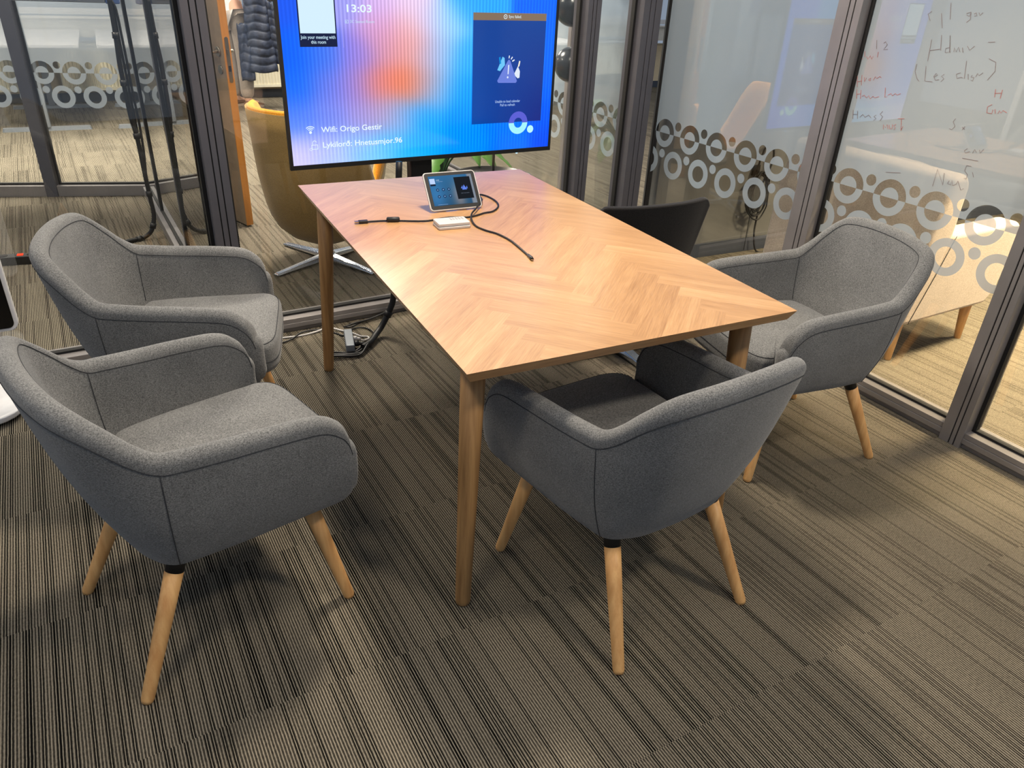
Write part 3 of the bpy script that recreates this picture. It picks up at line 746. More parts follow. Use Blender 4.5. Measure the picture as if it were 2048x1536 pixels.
# ring and dot logo, lower half bright, upper half dim where it overlaps the panel
cx,cz,r1,r0=1.033,.131,.0485,.0215
def logo(lower):
    out=[]
    for q in annq(cx,cz,r0,r1,PI if lower else 0,2*PI if lower else PI,22): out.append(q)
    return out
flat('logo_ring_lower',logo(True),em((168,246,255)),-.0019,SCR)
flat('logo_ring_upper',logo(False),em((92,96,214)),-.0019,SCR)
flat('logo_dot',[circ(1.0985,.1005,.0165,24)],em((190,250,255)),-.0019,SCR)
# power light
lt=MB(); lt.lathe([(.004,TZ0-.004),(.005,TZ0-.0002)],12,(1.035,.003,0)); lt.build('power_light',em((150,205,255),3.0),TV)
# floor stand
st=MB(); st.bx(.535,.633,.052,.105,.03,TZ0+.3); st.build('stand_column',M['black'],TV,bevel=.003)
st=MB(); st.bx(.528,.534,.050,.075,.03,TZ0-.002); st.build('column_trim',plain('bronze_strip',(70,54,50),.5),TV)
st=MB(); st.bx(.53,.90,-.03,.088,0,.012); st.bx(.535,.668,.045,.087,.0122,.03); st.build('stand_base',M['black'],TV,bevel=.003)
# cable sleeve coming down from the television, and loose leads
def cable(name,pts,r,mat,label,cat='cable',n=6,seg=8,group=None,extra=None):
    P_=[Vector(p) for p in pts]; c0=Vector((P_[0].x,P_[0].y,0))
    mb=MB(); mb.tube([p-c0 for p in spline(P_,n)],r,seg); o=mb.build(name,mat,loc=tuple(c0)); return tag(o,label,cat,group)
SL=thing('cable_sleeve',(0.37,1.74,0),0,'black braided cable sleeve running from the television down to the carpet under the table','cable')
mb=MB(); P_=[(.455,1.765,.76),(.43,1.752,.42),(.405,1.746,.19),(.385,1.742,.12),(.34,1.735,.045),(.30,1.70,.024),(.262,1.65,.019),(.215,1.612,.018)]
P_=spline(P_,6); mb.tube(P_,.0135,10); mb.build('sleeve',M['rubber'],SL,world=True)
for p,q in ((8,11),(19,22)):
    mb=MB(); a,b_=P_[p],P_[q]; mb.tube([a,a+(b_-a)*.5],.0185,12); mb.build('velcro_strap',M['black'],SL,world=True)
for k,(dx,dy) in enumerate(((0,.006),(.012,-.01),(-.006,.018),(.004,-.024))):
    mb=MB(); mb.tube(spline([(.262,1.65,.019),(.235+dx*.5,1.63+dy*.5,.012+.004*k),(.19+dx,1.59+dy,.008+.003*(k%2)),(.15+dx,1.585+dy,.008+.003*(k%2)),(.095,1.60+dy,.008+.002*k),(.07,1.612+dy,.006+.002*k)],6),.0052,8); mb.build('lead',M['rubber'],SL,world=True)
cable('power_lead',[(.524,2.02,.006),(.459,1.965,.02),(.39,1.925,.014),(.29,1.885,.010),(.23,1.845,.012),(.198,1.86,.010)],.0045,M['rubber'],'black lead lying along the foot of the glass wall behind the left far table leg')
cable('power_lead',[(.49,1.985,.028),(.42,1.92,.026),(.33,1.888,.017),(.26,1.868,.018),(.20,1.85,.014)],.0045,M['rubber'],'second thicker black lead curving beside the sleeve at the wall foot')
cable('power_lead',[(-.16,1.80,.004),(-.118,1.805,.004),(-.084,1.808,.005),(-.044,1.822,.008),(.004,1.862,.012),(.062,1.872,.012),(.11,1.862,.008),(.136,1.84,.004),(.158,1.808,.004),(.177,1.785,.0045),(.227,1.828,.008),(.282,1.83,.006),(.305,1.79,.005),(.307,1.742,.006)],.0038,M['rubber'],'thin black lead looping on the carpet left of the far left table leg')
cable('white_lead',[(-.16,1.866,.0045),(-.107,1.859,.0045),(-.029,1.850,.0045),(.018,1.852,.0045),(.069,1.862,.006),(.114,1.868,.012),(.15,1.856,.012),(.174,1.842,.006),(.209,1.788,.012),(.242,1.748,.006),(.272,1.733,.0045),(.269,1.711,.0045),(.242,1.700,.006),(.216,1.706,.012)],.0040,M['whitep'],'white lead running from the socket block across the carpet to the wall foot')
# socket block on the carpet
SB=thing('socket_block',(.176,1.688,0),-0.20,'small grey three socket block with plugs lying on the carpet under the table','socket block')
mb=MB(); mb.bx(-.0185,.0185,-.085,.085,0.0,.040); mb.build('housing',M['graymet'],SB,bevel=.004)
mb=MB(); mb.tube([(.0187,.02,.02),(.034,.02,.02)],.012,12); mb.tube([(.034,.02,.02),(.052,.02,.016)],[.008,.005],12); mb.build('white_plug',M['whitep'],SB)
mb=MB(); mb.tube([(.0187,-.03,.02),(.038,-.03,.02)],.013,12); mb.tube([(.038,-.03,.02),(.075,-.026,.014)],[.009,.005],12); mb.build('black_plug',M['black'],SB)

# ------------------------------------------------------------------ things on the table
TT=TZ
TB=thing('tablet',(.436,1.095,TT),0.011,'small white edged tablet controller leaning back at the far end of the table','tablet')
til=math.radians(37); MT=Matrix.Rotation(-0.0,4,'Z')@Matrix.Rotation(PI/2-til,4,'X')
def rrect(w_,h_,r,n=6,cx=0,cy=0):
    out=[]
    for (sx,sy,a) in ((1,-1,-PI/2),(1,1,0),(-1,1,PI/2),(-1,-1,PI)):
        for k in range(n+1):
            an=a+PI/2*k/n; out.append((cx+sx*(w_/2-r)+r*math.cos(an),cy+sy*(h_/2-r)+r*math.sin(an)))
    return out
def slab(outl,z0,z1,M_): 
    mb=MB(); mb.rings([[M_@Vector((x,y,z0)) for x,y in outl],[M_@Vector((x,y,z1)) for x,y in outl]],True,True,False); return mb
MT2=Matrix.Translation((0,0,.0065))@MT@Matrix.Translation((0,.0685,0))
slab(rrect(.192,.137,.012),-.008,0,MT2).build('case',M['whitep'],TB,bevel=.0015)
slab(rrect(.185,.130,.009),.0001,.0008,MT2).build('glass_front',M['black'],TB)
me=bpy.data.meshes.new('display'); vs=[];fs=[];cc=[]; nn=24
for j in range(nn+1):
    for i in range(nn+1):
        uu,vv=i/nn,j/nn; vs.append(tuple(MT2@Vector((-.080+.160*uu,-.052+.106*vv,.0012))))
        base=[0.10*255,0.36*255,0.62*255]; g=math.exp(-((uu-.62)**2/.02+(vv-.25)**2/.2)); b2=math.exp(-((uu-.1)**2/.05+(vv-.2)**2/.3)); d_=max(0,vv-.0)
        c=[40*(1-g)+150*g+20*b2,96*(1-g)+150*g+40*b2,140*(1-g)+160*g+60*b2]; c=[x*(.72+.28*vv) for x in c]
        if uu>.9: c=[120,128,140]
        cc.append(lin(tuple(min(255,x) for x in c)))
for j in range(nn):
    for i in range(nn): a=j*(nn+1)+i; fs.append((a,a+1,a+nn+2,a+nn+1))
me.from_pydata(vs,[],fs); ca=me.color_attributes.new('picture','FLOAT_COLOR','POINT')
for k,c in enumerate(cc): ca.data[k].color=(*c,1)
me.materials.append(M['screen']); DS=bpy.data.objects.new('display',me); COL.objects.link(DS); DS.parent=TB
flat('calendar_tile',[rect(.012,.072,-.034,.045)],em((8,10,16)),.0015,DS,MT2)
flat('code_tile',[rect(-.077,-.058,.026,.045)],em((190,212,250)),.0015,DS,MT2)
flat('code_caption',[rect(-.077,-.058,.019,.0255)],em((14,24,50)),.0015,DS,MT2)
text('tablet_clock','13:03',-.054,.037,.0055,em((210,230,250)),.0016,DS,None,Mx=MT2)
text('tablet_room','3C Seated Room',-.054,.0325,.0035,em((160,190,230)),.0016,DS,None,Mx=MT2)
for i in range(3):
    for j in range(2):
        cx_,cy_=-.055+.0205*i,.004-.024*j
        flat('round_button',[circ(cx_,cy_,.0054,16)],em((22,46,84)),.0015,DS,MT2)
        flat('button_mark',[circ(cx_,cy_,.0024,8)],em((120,170,220)),.0017,DS,MT2)
flat('tablet_warning',[[(.035,-.002),(.053,-.002),(.044,.016)],[(.031,.004),(.037,.002),(.039,.014)],[(.050,.003),(.056,.001),(.055,.012)]],em((96,130,230)),.0017,DS,MT2)
text('tablet_notice','Unable to load calendar',.043,-.015,.0038,em((120,130,150)),.0016,DS,.032,'CENTER',Mx=MT2)
flat('bottom_line',[rect(-.066,-.03,-.049,-.0482)],em((150,180,220)),.0016,DS,MT2)
for y0 in (-.045,.033):
    mb=MB()
    mb.add([(y0,.02,0.0005),(y0+.012,.02,0.0005),(y0+.012,.088,0.0005),(y0,.088,0.0005),(y0,.058,.075),(y0+.012,.058,.075),(y0,.045,.058),(y0+.012,.045,.058)],[(0,1,2,3),(3,2,5,4),(4,5,7,6),(6,7,1,0),(0,3,4,6),(1,7,5,2)])
    mb.build('rear_stand',M['white'],TB)
WB=thing('remote_case',(.352,.941,TT),-0.045,'small white hinged plastic case lying on the table in front of the tablet','case')
mb=MB(); mb.rings([[Vector((x,y,z)) for x,y in rrect(.108-i_,.068-i_,.006)] for z,i_ in ((0.0,.003),(.003,0),(.0085,0))],True,True,False); mb.build('lower_half',M['whitep'],WB,bevel=.0012)
mb=MB(); mb.rings([[Vector((x,y+.002,z)) for x,y in rrect(.106-i_,.064-i_,.006)] for z,i_ in ((.0105,0),(.018,0),(.0195,.003))],True,True,False); mb.build('upper_half',M['whitep'],WB,bevel=.0012)
mb=MB(); mb.bx(-.05,.05,-.026,.03,.0086,.0104); mb.build('inner_spacer',plain('grey_gap',(150,146,146),.6),WB)
mb=MB()
for r_ in range(3):
    for c_ in range(5): mb.bx(-.002+.0098*c_,-.002+.0098*c_+.006,.004+.0085*r_,.0085+.0085*r_,.0196,.0199)
mb.build('printed_marks',plain('grey_print',(158,156,160),.7),WB)
HC=thing('adapter_cable',(.30,1.03,TT),0,'black adapter cable with a plug and a filter bead looping around the tablet','cable')
zc=TT+.0035
pth=[(.100,1.061),(.131,1.059),(.162,1.054),(.19,1.045),(.209,1.039),(.25,1.022),(.297,1.010),(.347,1.020),(.388,1.021),(.433,1.007),(.469,1.014),(.511,1.034),(.541,1.040),(.573,1.068),(.598,1.108),(.611,1.163),(.609,1.219),(.597,1.250),(.585,1.245),(.574,1.20)]
pz=[zc]*len(pth)
p3=[(x,y,z) for (x,y),z in zip(pth,pz)]+[(.545,1.135,zc+.012),(.492,1.062,zc+.010),(.455,1.015,zc+.008),(.434,.970,zc+.004),(.423,.909,zc),(.434,.857,zc),(.454,.813,zc),(.464,.749,zc),(.462,.691,zc),(.457,.636,zc),(.4525,.592,zc)]
mb=MB(); mb.tube(spline(p3,6),.0030,8); mb.build('lead',M['rubber'],HC,world=True)
mb=MB(); mb.tube([(.169,1.051,zc+.004),(.172,1.050,zc+.004),(.207,1.040,zc+.004),(.210,1.039,zc+.004)],[.005,.0085,.0085,.005],16); mb.build('filter_bead',M['black'],HC,world=True)
mb=MB(); mb.box((.094,1.060,zc+.002),(.030,.017,.0085),-.10); mb.build('plug',M['black'],HC,bevel=.002,world=True)
mb=MB(); mb.box((.073,1.0615,zc+.002),(.012,.0125,.0055),-.10); mb.build('plug_tip',M['steel'],HC,world=True)
mb=MB(); mb.tube([(.4535,.600,zc+.001),(.4505,.575,zc+.001),(.4475,.563,zc+.001)],[.0042,.0055,.0050],12); mb.build('end_plug',M['black'],HC,world=True)
mb=MB(); mb.box((.4468,.5605,zc+.001),(.006,.004,.003),.1); mb.build('end_contact',M['steel'],HC,world=True)

# ------------------------------------------------------------------ handwriting on the inside of the right glass pane
def writing(strokes,mat,label):
    words=[]
    for st_ in strokes:
        cx_=sum(q[0] for q in st_)/len(st_); cz_=sum(q[1] for q in st_)/len(st_)
        for w_ in words:
            if any(abs(cx_-a)<.037 and abs(cz_-b_)<.04 for a,b_,_ in w_): w_.append((cx_,cz_,st_)); break
        else: words.append([(cx_,cz_,st_)])
    H=thing('handwriting',tuple(RW(.05,words[0][0][0],0)),TH,label,'handwriting')
    H.location.z=words[0][0][1]
    for w_ in words:
        mb=MB()
        for _,_,st_ in w_:
            pts=[Vector((-.0012,t-words[0][0][0],z-words[0][0][1])) for t,z in st_]; rs=[]
            for i,p in enumerate(pts):
                d=(pts[min(i+1,len(pts)-1)]-pts[max(i-1,0)])
                if d.length<1e-6: continue
                d.normalize(); n_=Vector((0,-d.z,d.y))*.00085
                rs.append([p+n_,p-n_,p-n_+Vector((-.0003,0,0)),p+n_+Vector((-.0003,0,0))])
            if len(rs)>1: mb.rings(rs,True,True,False)
        mb.build('written_word',mat,H)
STROKES_R=[[(-1.299,1.009),(-1.295,1.025),(-1.306,1.016),(-1.31,1.028),(-1.318,1.014)],[(-1.318,1.028),(-1.325,1.015),(-1.334,1.018),(-1.331,1.032)],[(-1.345,1.035),(-1.336,1.029),(-1.346,1.023),(-1.342,1.015)],[(-1.346,1.055),(-1.371,1.059)],[(-1.36,1.057),(-1.371,1.017),(-1.374,1.033)],[(-1.658,1.199),(-1.663,1.175)],[(-1.659,1.186),(-1.681,1.19)],[(-1.68,1.2),(-1.682,1.173)],[(-1.663,1.152),(-1.651,1.143),(-1.655,1.125),(-1.672,1.125),(-1.671,1.137)],[(-1.677,1.14),(-1.683,1.127)],[(-1.691,1.128),(-1.693,1.138),(-1.7,1.131),(-1.704,1.14),(-1.718,1.135)],[(-1.119,1.26),(-1.123,1.232),(-1.137,1.236)],[(-1.138,1.262),(-1.143,1.242)],[(-1.15,1.245),(-1.159,1.236),(-1.165,1.249),(-1.175,1.238),(-1.178,1.248)],[(-1.195,1.265),(-1.196,1.247)],[(-1.132,1.176),(-1.143,1.137)],[(-1.139,1.155),(-1.154,1.16)],[(-1.151,1.181),(-1.159,1.145)],[(-1.163,1.174),(-1.169,1.159),(-1.173,1.173)],[(-1.184,1.169),(-1.192,1.175),(-1.192,1.165),(-1.185,1.166)],[(-1.204,1.169),(-1.209,1.182),(-1.217,1.176),(-1.227,1.185),(-1.235,1.181)],[(-1.144,1.129),(-1.153,1.096)],[(-1.15,1.112),(-1.165,1.115)],[(-1.163,1.129),(-1.17,1.098)],[(-1.174,1.107),(-1.182,1.113),(-1.195,1.105),(-1.202,1.114),(-1.211,1.104),(-1.221,1.115),(-1.229,1.11),(-1.246,1.117)],[(-1.262,1.151),(-1.27,1.118),(-1.279,1.121)],[(-1.28,1.127),(-1.291,1.134),(-1.299,1.127),(-1.308,1.137),(-1.316,1.132),(-1.329,1.139)]]
STROKES_K=[[(-1.207,1.296),(-1.214,1.301),(-1.223,1.292),(-1.214,1.274),(-1.23,1.278)],[(-1.176,1.303),(-1.184,1.274)],[(-1.151,1.055),(-1.159,1.023)],[(-1.154,1.039),(-1.175,1.042)],[(-1.171,1.055),(-1.179,1.027)],[(-1.188,1.034),(-1.197,1.046),(-1.21,1.037),(-1.223,1.048),(-1.236,1.039)],[(-1.254,1.053),(-1.246,1.046),(-1.258,1.04),(-1.249,1.033)],[(-1.277,1.07),(-1.269,1.058),(-1.283,1.052),(-1.276,1.035)],[(-1.388,1.324),(-1.396,1.256)],[(-1.393,1.289),(-1.428,1.297)],[(-1.419,1.34),(-1.432,1.293)],[(-1.46,1.305),(-1.448,1.301),(-1.45,1.288),(-1.465,1.291),(-1.45,1.341),(-1.467,1.289)],[(-1.48,1.293),(-1.477,1.306),(-1.488,1.294),(-1.491,1.309),(-1.501,1.295)],[(-1.505,1.309),(-1.512,1.294)],[(-1.52,1.315),(-1.532,1.303),(-1.544,1.317)],[(-1.584,1.332),(-1.607,1.335)],[(-1.359,1.242),(-1.36,1.218),(-1.375,1.196),(-1.386,1.188)],[(-1.396,1.239),(-1.407,1.192),(-1.436,1.193)],[(-1.436,1.208),(-1.447,1.217),(-1.44,1.221),(-1.435,1.21),(-1.445,1.199),(-1.457,1.203)],[(-1.47,1.222),(-1.462,1.214),(-1.474,1.208),(-1.466,1.198)],[(-1.525,1.233),(-1.512,1.227),(-1.519,1.214),(-1.532,1.22),(-1.538,1.218)],[(-1.533,1.271),(-1.544,1.217)],[(-1.552,1.232),(-1.558,1.216)],[(-1.567,1.231),(-1.565,1.224),(-1.575,1.225),(-1.574,1.213),(-1.568,1.215)],[(-1.58,1.226),(-1.583,1.238),(-1.59,1.232),(-1.6,1.242)],[(-1.604,1.285),(-1.63,1.277),(-1.637,1.251),(-1.622,1.222)],[(-1.557,1.09),(-1.553,1.079),(-1.564,1.066),(-1.556,1.053),(-1.547,1.056)],[(-1.589,1.068),(-1.6,1.063)],[(-1.598,1.071),(-1.592,1.059)],[(-1.631,1.005),(-1.623,0.996),(-1.628,0.989),(-1.642,0.997)],[(-1.653,0.994),(-1.656,1.007),(-1.665,0.998)],[(-1.672,1.008),(-1.677,0.999),(-1.685,1.013)],[(-1.624,0.971),(-1.679,0.973)],[(-1.663,0.952),(-1.647,0.951),(-1.646,0.933),(-1.66,0.923),(-1.66,0.908),(-1.652,0.909)],[(-1.674,0.934),(-1.683,0.919)],[(-1.552,0.857),(-1.551,0.917),(-1.587,0.87),(-1.579,0.91)],[(-1.605,0.89),(-1.602,0.879),(-1.614,0.877),(-1.614,0.892),(-1.622,0.876),(-1.633,0.884),(-1.635,0.895),(-1.655,0.868),(-1.663,0.876)],[(-1.358,0.863),(-1.417,0.874)],[(-1.483,1.41),(-1.497,1.415),(-1.496,1.402),(-1.485,1.406)],[(-1.497,1.415),(-1.502,1.394),(-1.492,1.384)],[(-1.509,1.41),(-1.515,1.414),(-1.52,1.406),(-1.512,1.404)],[(-1.524,1.415),(-1.53,1.407),(-1.537,1.416)],[(-1.359,1.409),(-1.348,1.4),(-1.363,1.38)],[(-1.419,1.438),(-1.433,1.389)],[(-1.396,1.405),(-1.414,1.361)]]

writing(STROKES_R,M['ink_r'],'faded red marker handwriting on the frosted right glass pane, MUST among the words')
writing(STROKES_K,M['ink_k'],'faded grey marker handwriting on the frosted right glass pane, partly in brackets')

# ------------------------------------------------------------------ mustard lounge chair in the corridor behind the glass
YC=thing('lounge_chair',(0.36,2.79,0),-0.93,'mustard yellow tub lounge chair on a polished four star base behind the glass wall','chair')
star_base(YC,4,0.365,0.49+0.93,M['chrome'],0.13,top=0.028,colr=0.028)
RT=[(.12,.10),(.15,.17),(.18,.215),(.22,.250),(.28,.280),(.36,.302),(.50,.322),(.82,.345)]
def rad(z):
    for (z0,r0),(z1,r1) in zip(RT,RT[1:]):
        if z<=z1: return r0+(r1-r0)*(z-z0)/(z1-z0)
    return RT[-1][1]
def sm01(t): t=max(0,min(1,t)); return t*t*(3-2*t)
def tub(phi,w_,off):
    """phi 0 = back centre; w_ 0..1 bottom to rim"""
    a=abs(phi)/PI
    rim=0.825-0.37*sm01((a-0.35)/0.24)+0.20*sm01((a-.60)/.16)
    bz=0.122; z=bz+(rim-bz)*w_**1.25
    rr=rad(z)+.10*sm01((a-.6)/.2)*max(0,z-.2)
    return Vector(((rr+off)*math.sin(phi),-(rr+off)*math.cos(phi),z))
SECS=[-PI*0.82+PI*1.64*k/72 for k in range(73)]
mb=MB(); rs=[]
for ph in SECS:
    r_=[]
    for k in range(11): r_.append(tub(ph,k/10,0.0))
    for k in range(10,-1,-1): r_.append(tub(ph,k/10*.985,-0.012))
    rs.append(r_)
mb.rings(rs,True,True); o=mb.build('outer_shell',M['mustard_shaded'],YC)
mb=MB(); rs=[]
for ph in SECS:
    r_=[tub(ph,.30+.70*k/10,-0.0125) for k in range(10)]
    r_+= [tub(ph,1.0,-.010)+Vector((0,0,.004)), tub(ph,1.0,-.026)+Vector((0,0,.016)), tub(ph,1.0,-.046)+Vector((0,0,.004))]
    r_+= [tub(ph,.30+.70*k/10,-0.055) for k in range(9,-1,-1)]
    rs.append(r_)
mb.rings(rs,True,True); mb.build('inner_upholstery',M['mustard'],YC)
mb=MB(); rs=[]
for z,k in ((.30,.86),(.33,.93),(.37,.95),(.40,.93),(.415,.86),(.42,.6)):
    rs.append([Vector((.262*k*math.sin(a),-.262*k*math.cos(a),z)) for a in [2*PI*j/40 for j in range(40)]])
mb.rings(rs,True,True); mb.build('seat_cushion',M['greyin'],YC)
mb=MB(); mb.lathe([(.03,.129),(.11,.131),(.20,.21),(.24,.305)],40); mb.build('seat_pan',M['mustard_shaded'],YC)

# ------------------------------------------------------------------ round black side table with handle and a leafy plant behind it
PT=RW(-0.66,0.42); ST=thing('side_table',(PT.x,PT.y,0),0,'round black metal side table with an upright handle behind the glass below the television','table')
mb=MB(); mb.lathe([(.205,.485),(.212,.487),(.212,.505),(.206,.505),(.204,.493),(0.001,.493)],56); mb.build('tray_top',M['tabletop_black'],ST)
mb=MB(); mb.tube([(0,0,.012),(0,0,.4845)],.014,16); mb.build('column',M['tabletop_black'],ST)
mb=MB(); mb.tube([(0,0,.4935),(0,0,.72)],.0075,12); mb.build('handle',M['tabletop_black'],ST)
mb=MB(); mb.lathe([(.15,0),(.15,.010),(.02,.0118)],40); mb.build('foot_plate',M['tabletop_black'],ST)
PP=thing('potted_plant',(1.16,3.12,0),0,'leafy green plant in a grey floor pot behind the round black side table','plant')
mb=MB(); mb.lathe([(.11,0),(.14,.02),(.165,.34),(.15,.34),(.148,.31),(0.001,.31)],32); mb.build('pot',M['pot'],PP)
rnd=random.Random(5)
def leaf_poly(L_,W_):
    pts=[]; 
    for k in range(13):
        t=k/12; wv=W_*math.sin(PI*min(1,t*1.02))**.7*(1-.25*t)*(1-(.28 if k in (5,8) else 0)); pts.append((L_*t,wv))
    return pts
def make_leaf(i,ang,reach,h,L_,W_,mat):
    base=Vector((.02*math.cos(ang),.02*math.sin(ang),.30)); tip=Vector((reach*math.cos(ang),reach*math.sin(ang),h))
    st=MB(); st.tube(spline([base,Vector((tip.x*.35,tip.y*.35,.30+(h-.30)*.65)),tip],5),[.006]*10+[.004],6); s_=st.build('stem',M['leafd'],PP)
    out=Vector((math.cos(ang),math.sin(ang),-.30)).normalized(); side=Vector((-math.sin(ang),math.cos(ang),0)); up=out.cross(side)*-1
    mb=MB(); rs=[]
    for (x,w_) in leaf_poly(L_,W_):
        c=tip+out*x+Vector((0,0,-.35*x*x/L_)); up_=Vector((0,0,.14*w_))
        rs.append([c-side*w_+up_,c,c+side*w_+up_,c+side*w_+up_-Vector((0,0,.0015)),c-Vector((0,0,.0015)),c-side*w_+up_-Vector((0,0,.0015))])
    mb.rings(rs,True,True); mb.build('leaf',mat,s_)
for i in range(20):
    ang=i*2.399; make_leaf(i,ang,.10+.20*rnd.random(),.50+.24*rnd.random(),.17+.08*rnd.random(),.050+.028*rnd.random(),M['leaf'] if i%3 else M['leafd'])

# ------------------------------------------------------------------ coat stand with glossy black balls near the glass corner
q=RW(-0.088,0.47); CS=thing('coat_stand',(q.x,q.y,0),TH,'slim upright stand with glossy black balls behind the far corner post','coat stand')
mb=MB(); mb.lathe([(.12,0),(.12,.012),(.02,.018)],32); mb.build('foot_plate',M['frame_r'],CS)
mb=MB(); mb.tube([(0,0,.018),(0,0,1.62)],.012,12); mb.build('pole',M['frame_r'],CS)
for dx,z,r_ in ((-.085,1.040,.090),(-.10,1.318,.096),(.03,1.56,.09)):
    mb=MB(); mb.lathe([(r_*math.sin(PI*k/20)+.0004,-r_*math.cos(PI*k/20)) for k in range(21)],36,(dx,0.0,z)); mb.build('ball',M['ball'],CS)

# ------------------------------------------------------------------ wall screen and cable bundle on the grey wall
WS=thing('wall_screen',(2.36,2.088,0),0,'dark wall mounted screen on the grey wall, blurred behind the frosted glass','television')
mb=MB(); mb.bx(-.30,.34,-.055,-.012,1.20,1.62); mb.build('housing',M['black'],WS,bevel=.004)
mb=MB(); mb.bx(-.288,.328,-.058,-.0555,1.212,1.608); mb.build('dark_display',plain('switched_off_glass',(10,10,12),.12),WS)
mb=MB(); mb.bx(-.1,.1,-.0118,.0115,1.3,1.5); mb.build('wall_bracket',M['graymet'],WS)
CB=thing('cable_bundle',(2.76,2.075,0),0,'coiled bundle of black cables hanging low on the grey wall behind the ring pattern','cable')
mb=MB(); mb.box((0,.018,.50),(.05,.012,.06)); mb.build('wall_hook',M['black'],CB)
for k in range(9):
    pts=[];a0_=rnd.random()*6; rx,rz_=.055+.02*rnd.random(),.10+.045*rnd.random()
    for j in range(25):
        a=2*PI*j/24; pts.append((rx*math.sin(a)+.012*math.sin(2*a+a0_),-.012-.030*rnd.random()*.3-.004*k,.44-rz_*.55+rz_*math.cos(a)+.008*math.sin(3*a+a0_)))
    mb=MB(); mb.tube(spline(pts,3),.0045,6); mb.build('coil',M['rubber'],CB)
mb=MB(); mb.tube(spline([(.02,-.02,.40),(.07,-.03,.56),(.045,-.02,.66),(.0,-.015,.62),(-.03,-.02,.50)],6),.006,8); mb.build('coil',M['rubber'],CB)
mb=MB(); mb.tube(spline([(-.14,-.03,1.20),(-.16,-.03,1.0),(-.13,-.03,.90),(-.09,-.03,.95),(-.08,-.03,1.2)],6),.005,8); mb.build('hanging_loop',M['rubber'],CB)
mb=MB(); mb.tube(spline([(.03,-.02,.42),(.045,-.02,.25),(.05,-.02,.12),(.09,-.03,.006),(.2,-.05,.006)],6),.0055,8); mb.build('drop_lead',M['rubber'],CB)
mb=MB(); mb.tube([(-.01,-.012,.40),(.0,-.012,.02)],.0022,6); mb.build('thin_lead',M['rubber'],CB)

# ------------------------------------------------------------------ beige armchair behind the right glass
BA=thing('beige_armchair',(2.62,1.05,0),TH,'pale beige upholstered armchair on tapered wooden legs beyond the right glass wall','chair')
def prism(poly,y0,y1,name,mat,par,bev=.02):
    mb=MB(); mb.rings([[Vector((x,y0,z)) for x,z in poly],[Vector((x,y1,z)) for x,z in poly]],True,True,False); return mb.build(name,mat,par,bevel=bev,seg=3)
side=[(-.33,.20),(.27,.20),(.33,.26),(.365,.54),(.33,.585),(-.17,.585),(-.24,.40)]
prism(side,-.42,-.31,'arm',M['beige'],BA); prism(side,.31,.42,'arm',M['beige'],BA)
prism([(-.34,.19),(-.235,.19),(-.16,.58),(-.16,.80),(-.20,.84),(-.27,.83),(-.33,.60)],-.415,.415,'back',M['beige'],BA,.03)
prism([(-.22,.22),(.26,.22),(.30,.26),(.30,.34),(-.20,.34)],-.309,.309,'seat_frame',M['beige'],BA)
prism([(-.17,.345),(.29,.345),(.32,.38),(.31,.44),(-.15,.45)],-.305,.305,'seat_cushion',M['beige'],BA,.03)
for x,y in ((.26,-.35),(.26,.35),(-.26,-.35),(-.26,.35)):
    mb=MB(); mb.tube([(x,y,.199),(x*1.03,y*1.03,0)],[.026,.015],16); mb.build('leg',M['leg'],BA)
mb=MB(); mb.tube([(-.305,-.4215,.205),(-.215,-.4215,.42),(-.155,-.4215,.58)],.0016,6); mb.build('piping',M['stitch'],BA)
PW=thing('throw_cushion',(2.50,1.0,.455),.1,'fringed pale cushion leaning against the back of the beige armchair','cushion')
mb=MB(); rs=[]
Mx=Matrix.Translation((0.06,0,.19))@Matrix.Rotation(-.25,4,'Y')
for k in range(9):
    a=-PI/2+PI*k/8; th_=.055*math.sin(a); sc=.55+.45*math.cos(a) if k not in (0,8) else .3
    rs.append([Mx@Vector((th_,.2*sc*math.copysign(abs(math.cos(b_))**.5,math.cos(b_)),.18*sc*math.copysign(abs(math.sin(b_))**.5,math.sin(b_)))) for b_ in [2*PI*j/28 for j in range(28)]])
mb.rings(rs,True,True); cu_=mb.build('cushion_body',M['beige'],PW)
mb=MB()
for j in range(34):
    y=-.195+.39*j/33; b0=Mx@Vector((.0,y,.17)); mb.tube([b0,b0+Vector((-.012+.02*rnd.random(),.012*rnd.random(),.045)),b0+Vector((-.02+.05*rnd.random(),.02*rnd.random(),.06))],.0014,4)
fr_=mb.build('fringe',M['stitch'],cu_); fr_['kind']='stuff'
# small dark pot and low black frame table further off on the bright carpet
q=thing('dark_planter',(4.95,2.0-.45,0),0,'small round black planter standing on the bright carpet beyond the beige armchair','planter')
mb=MB(); mb.lathe([(.10,0),(.16,.20),(.15,.20),(.145,.18),(.001,.18)],28); mb.build('bowl',M['black'],q)

# ------------------------------------------------------------------ open oak door in the corridor
DR=thing('oak_door',(0.058,3.53,0),0,'open oak veneered door with lever handle standing edge on in the corridor','door')
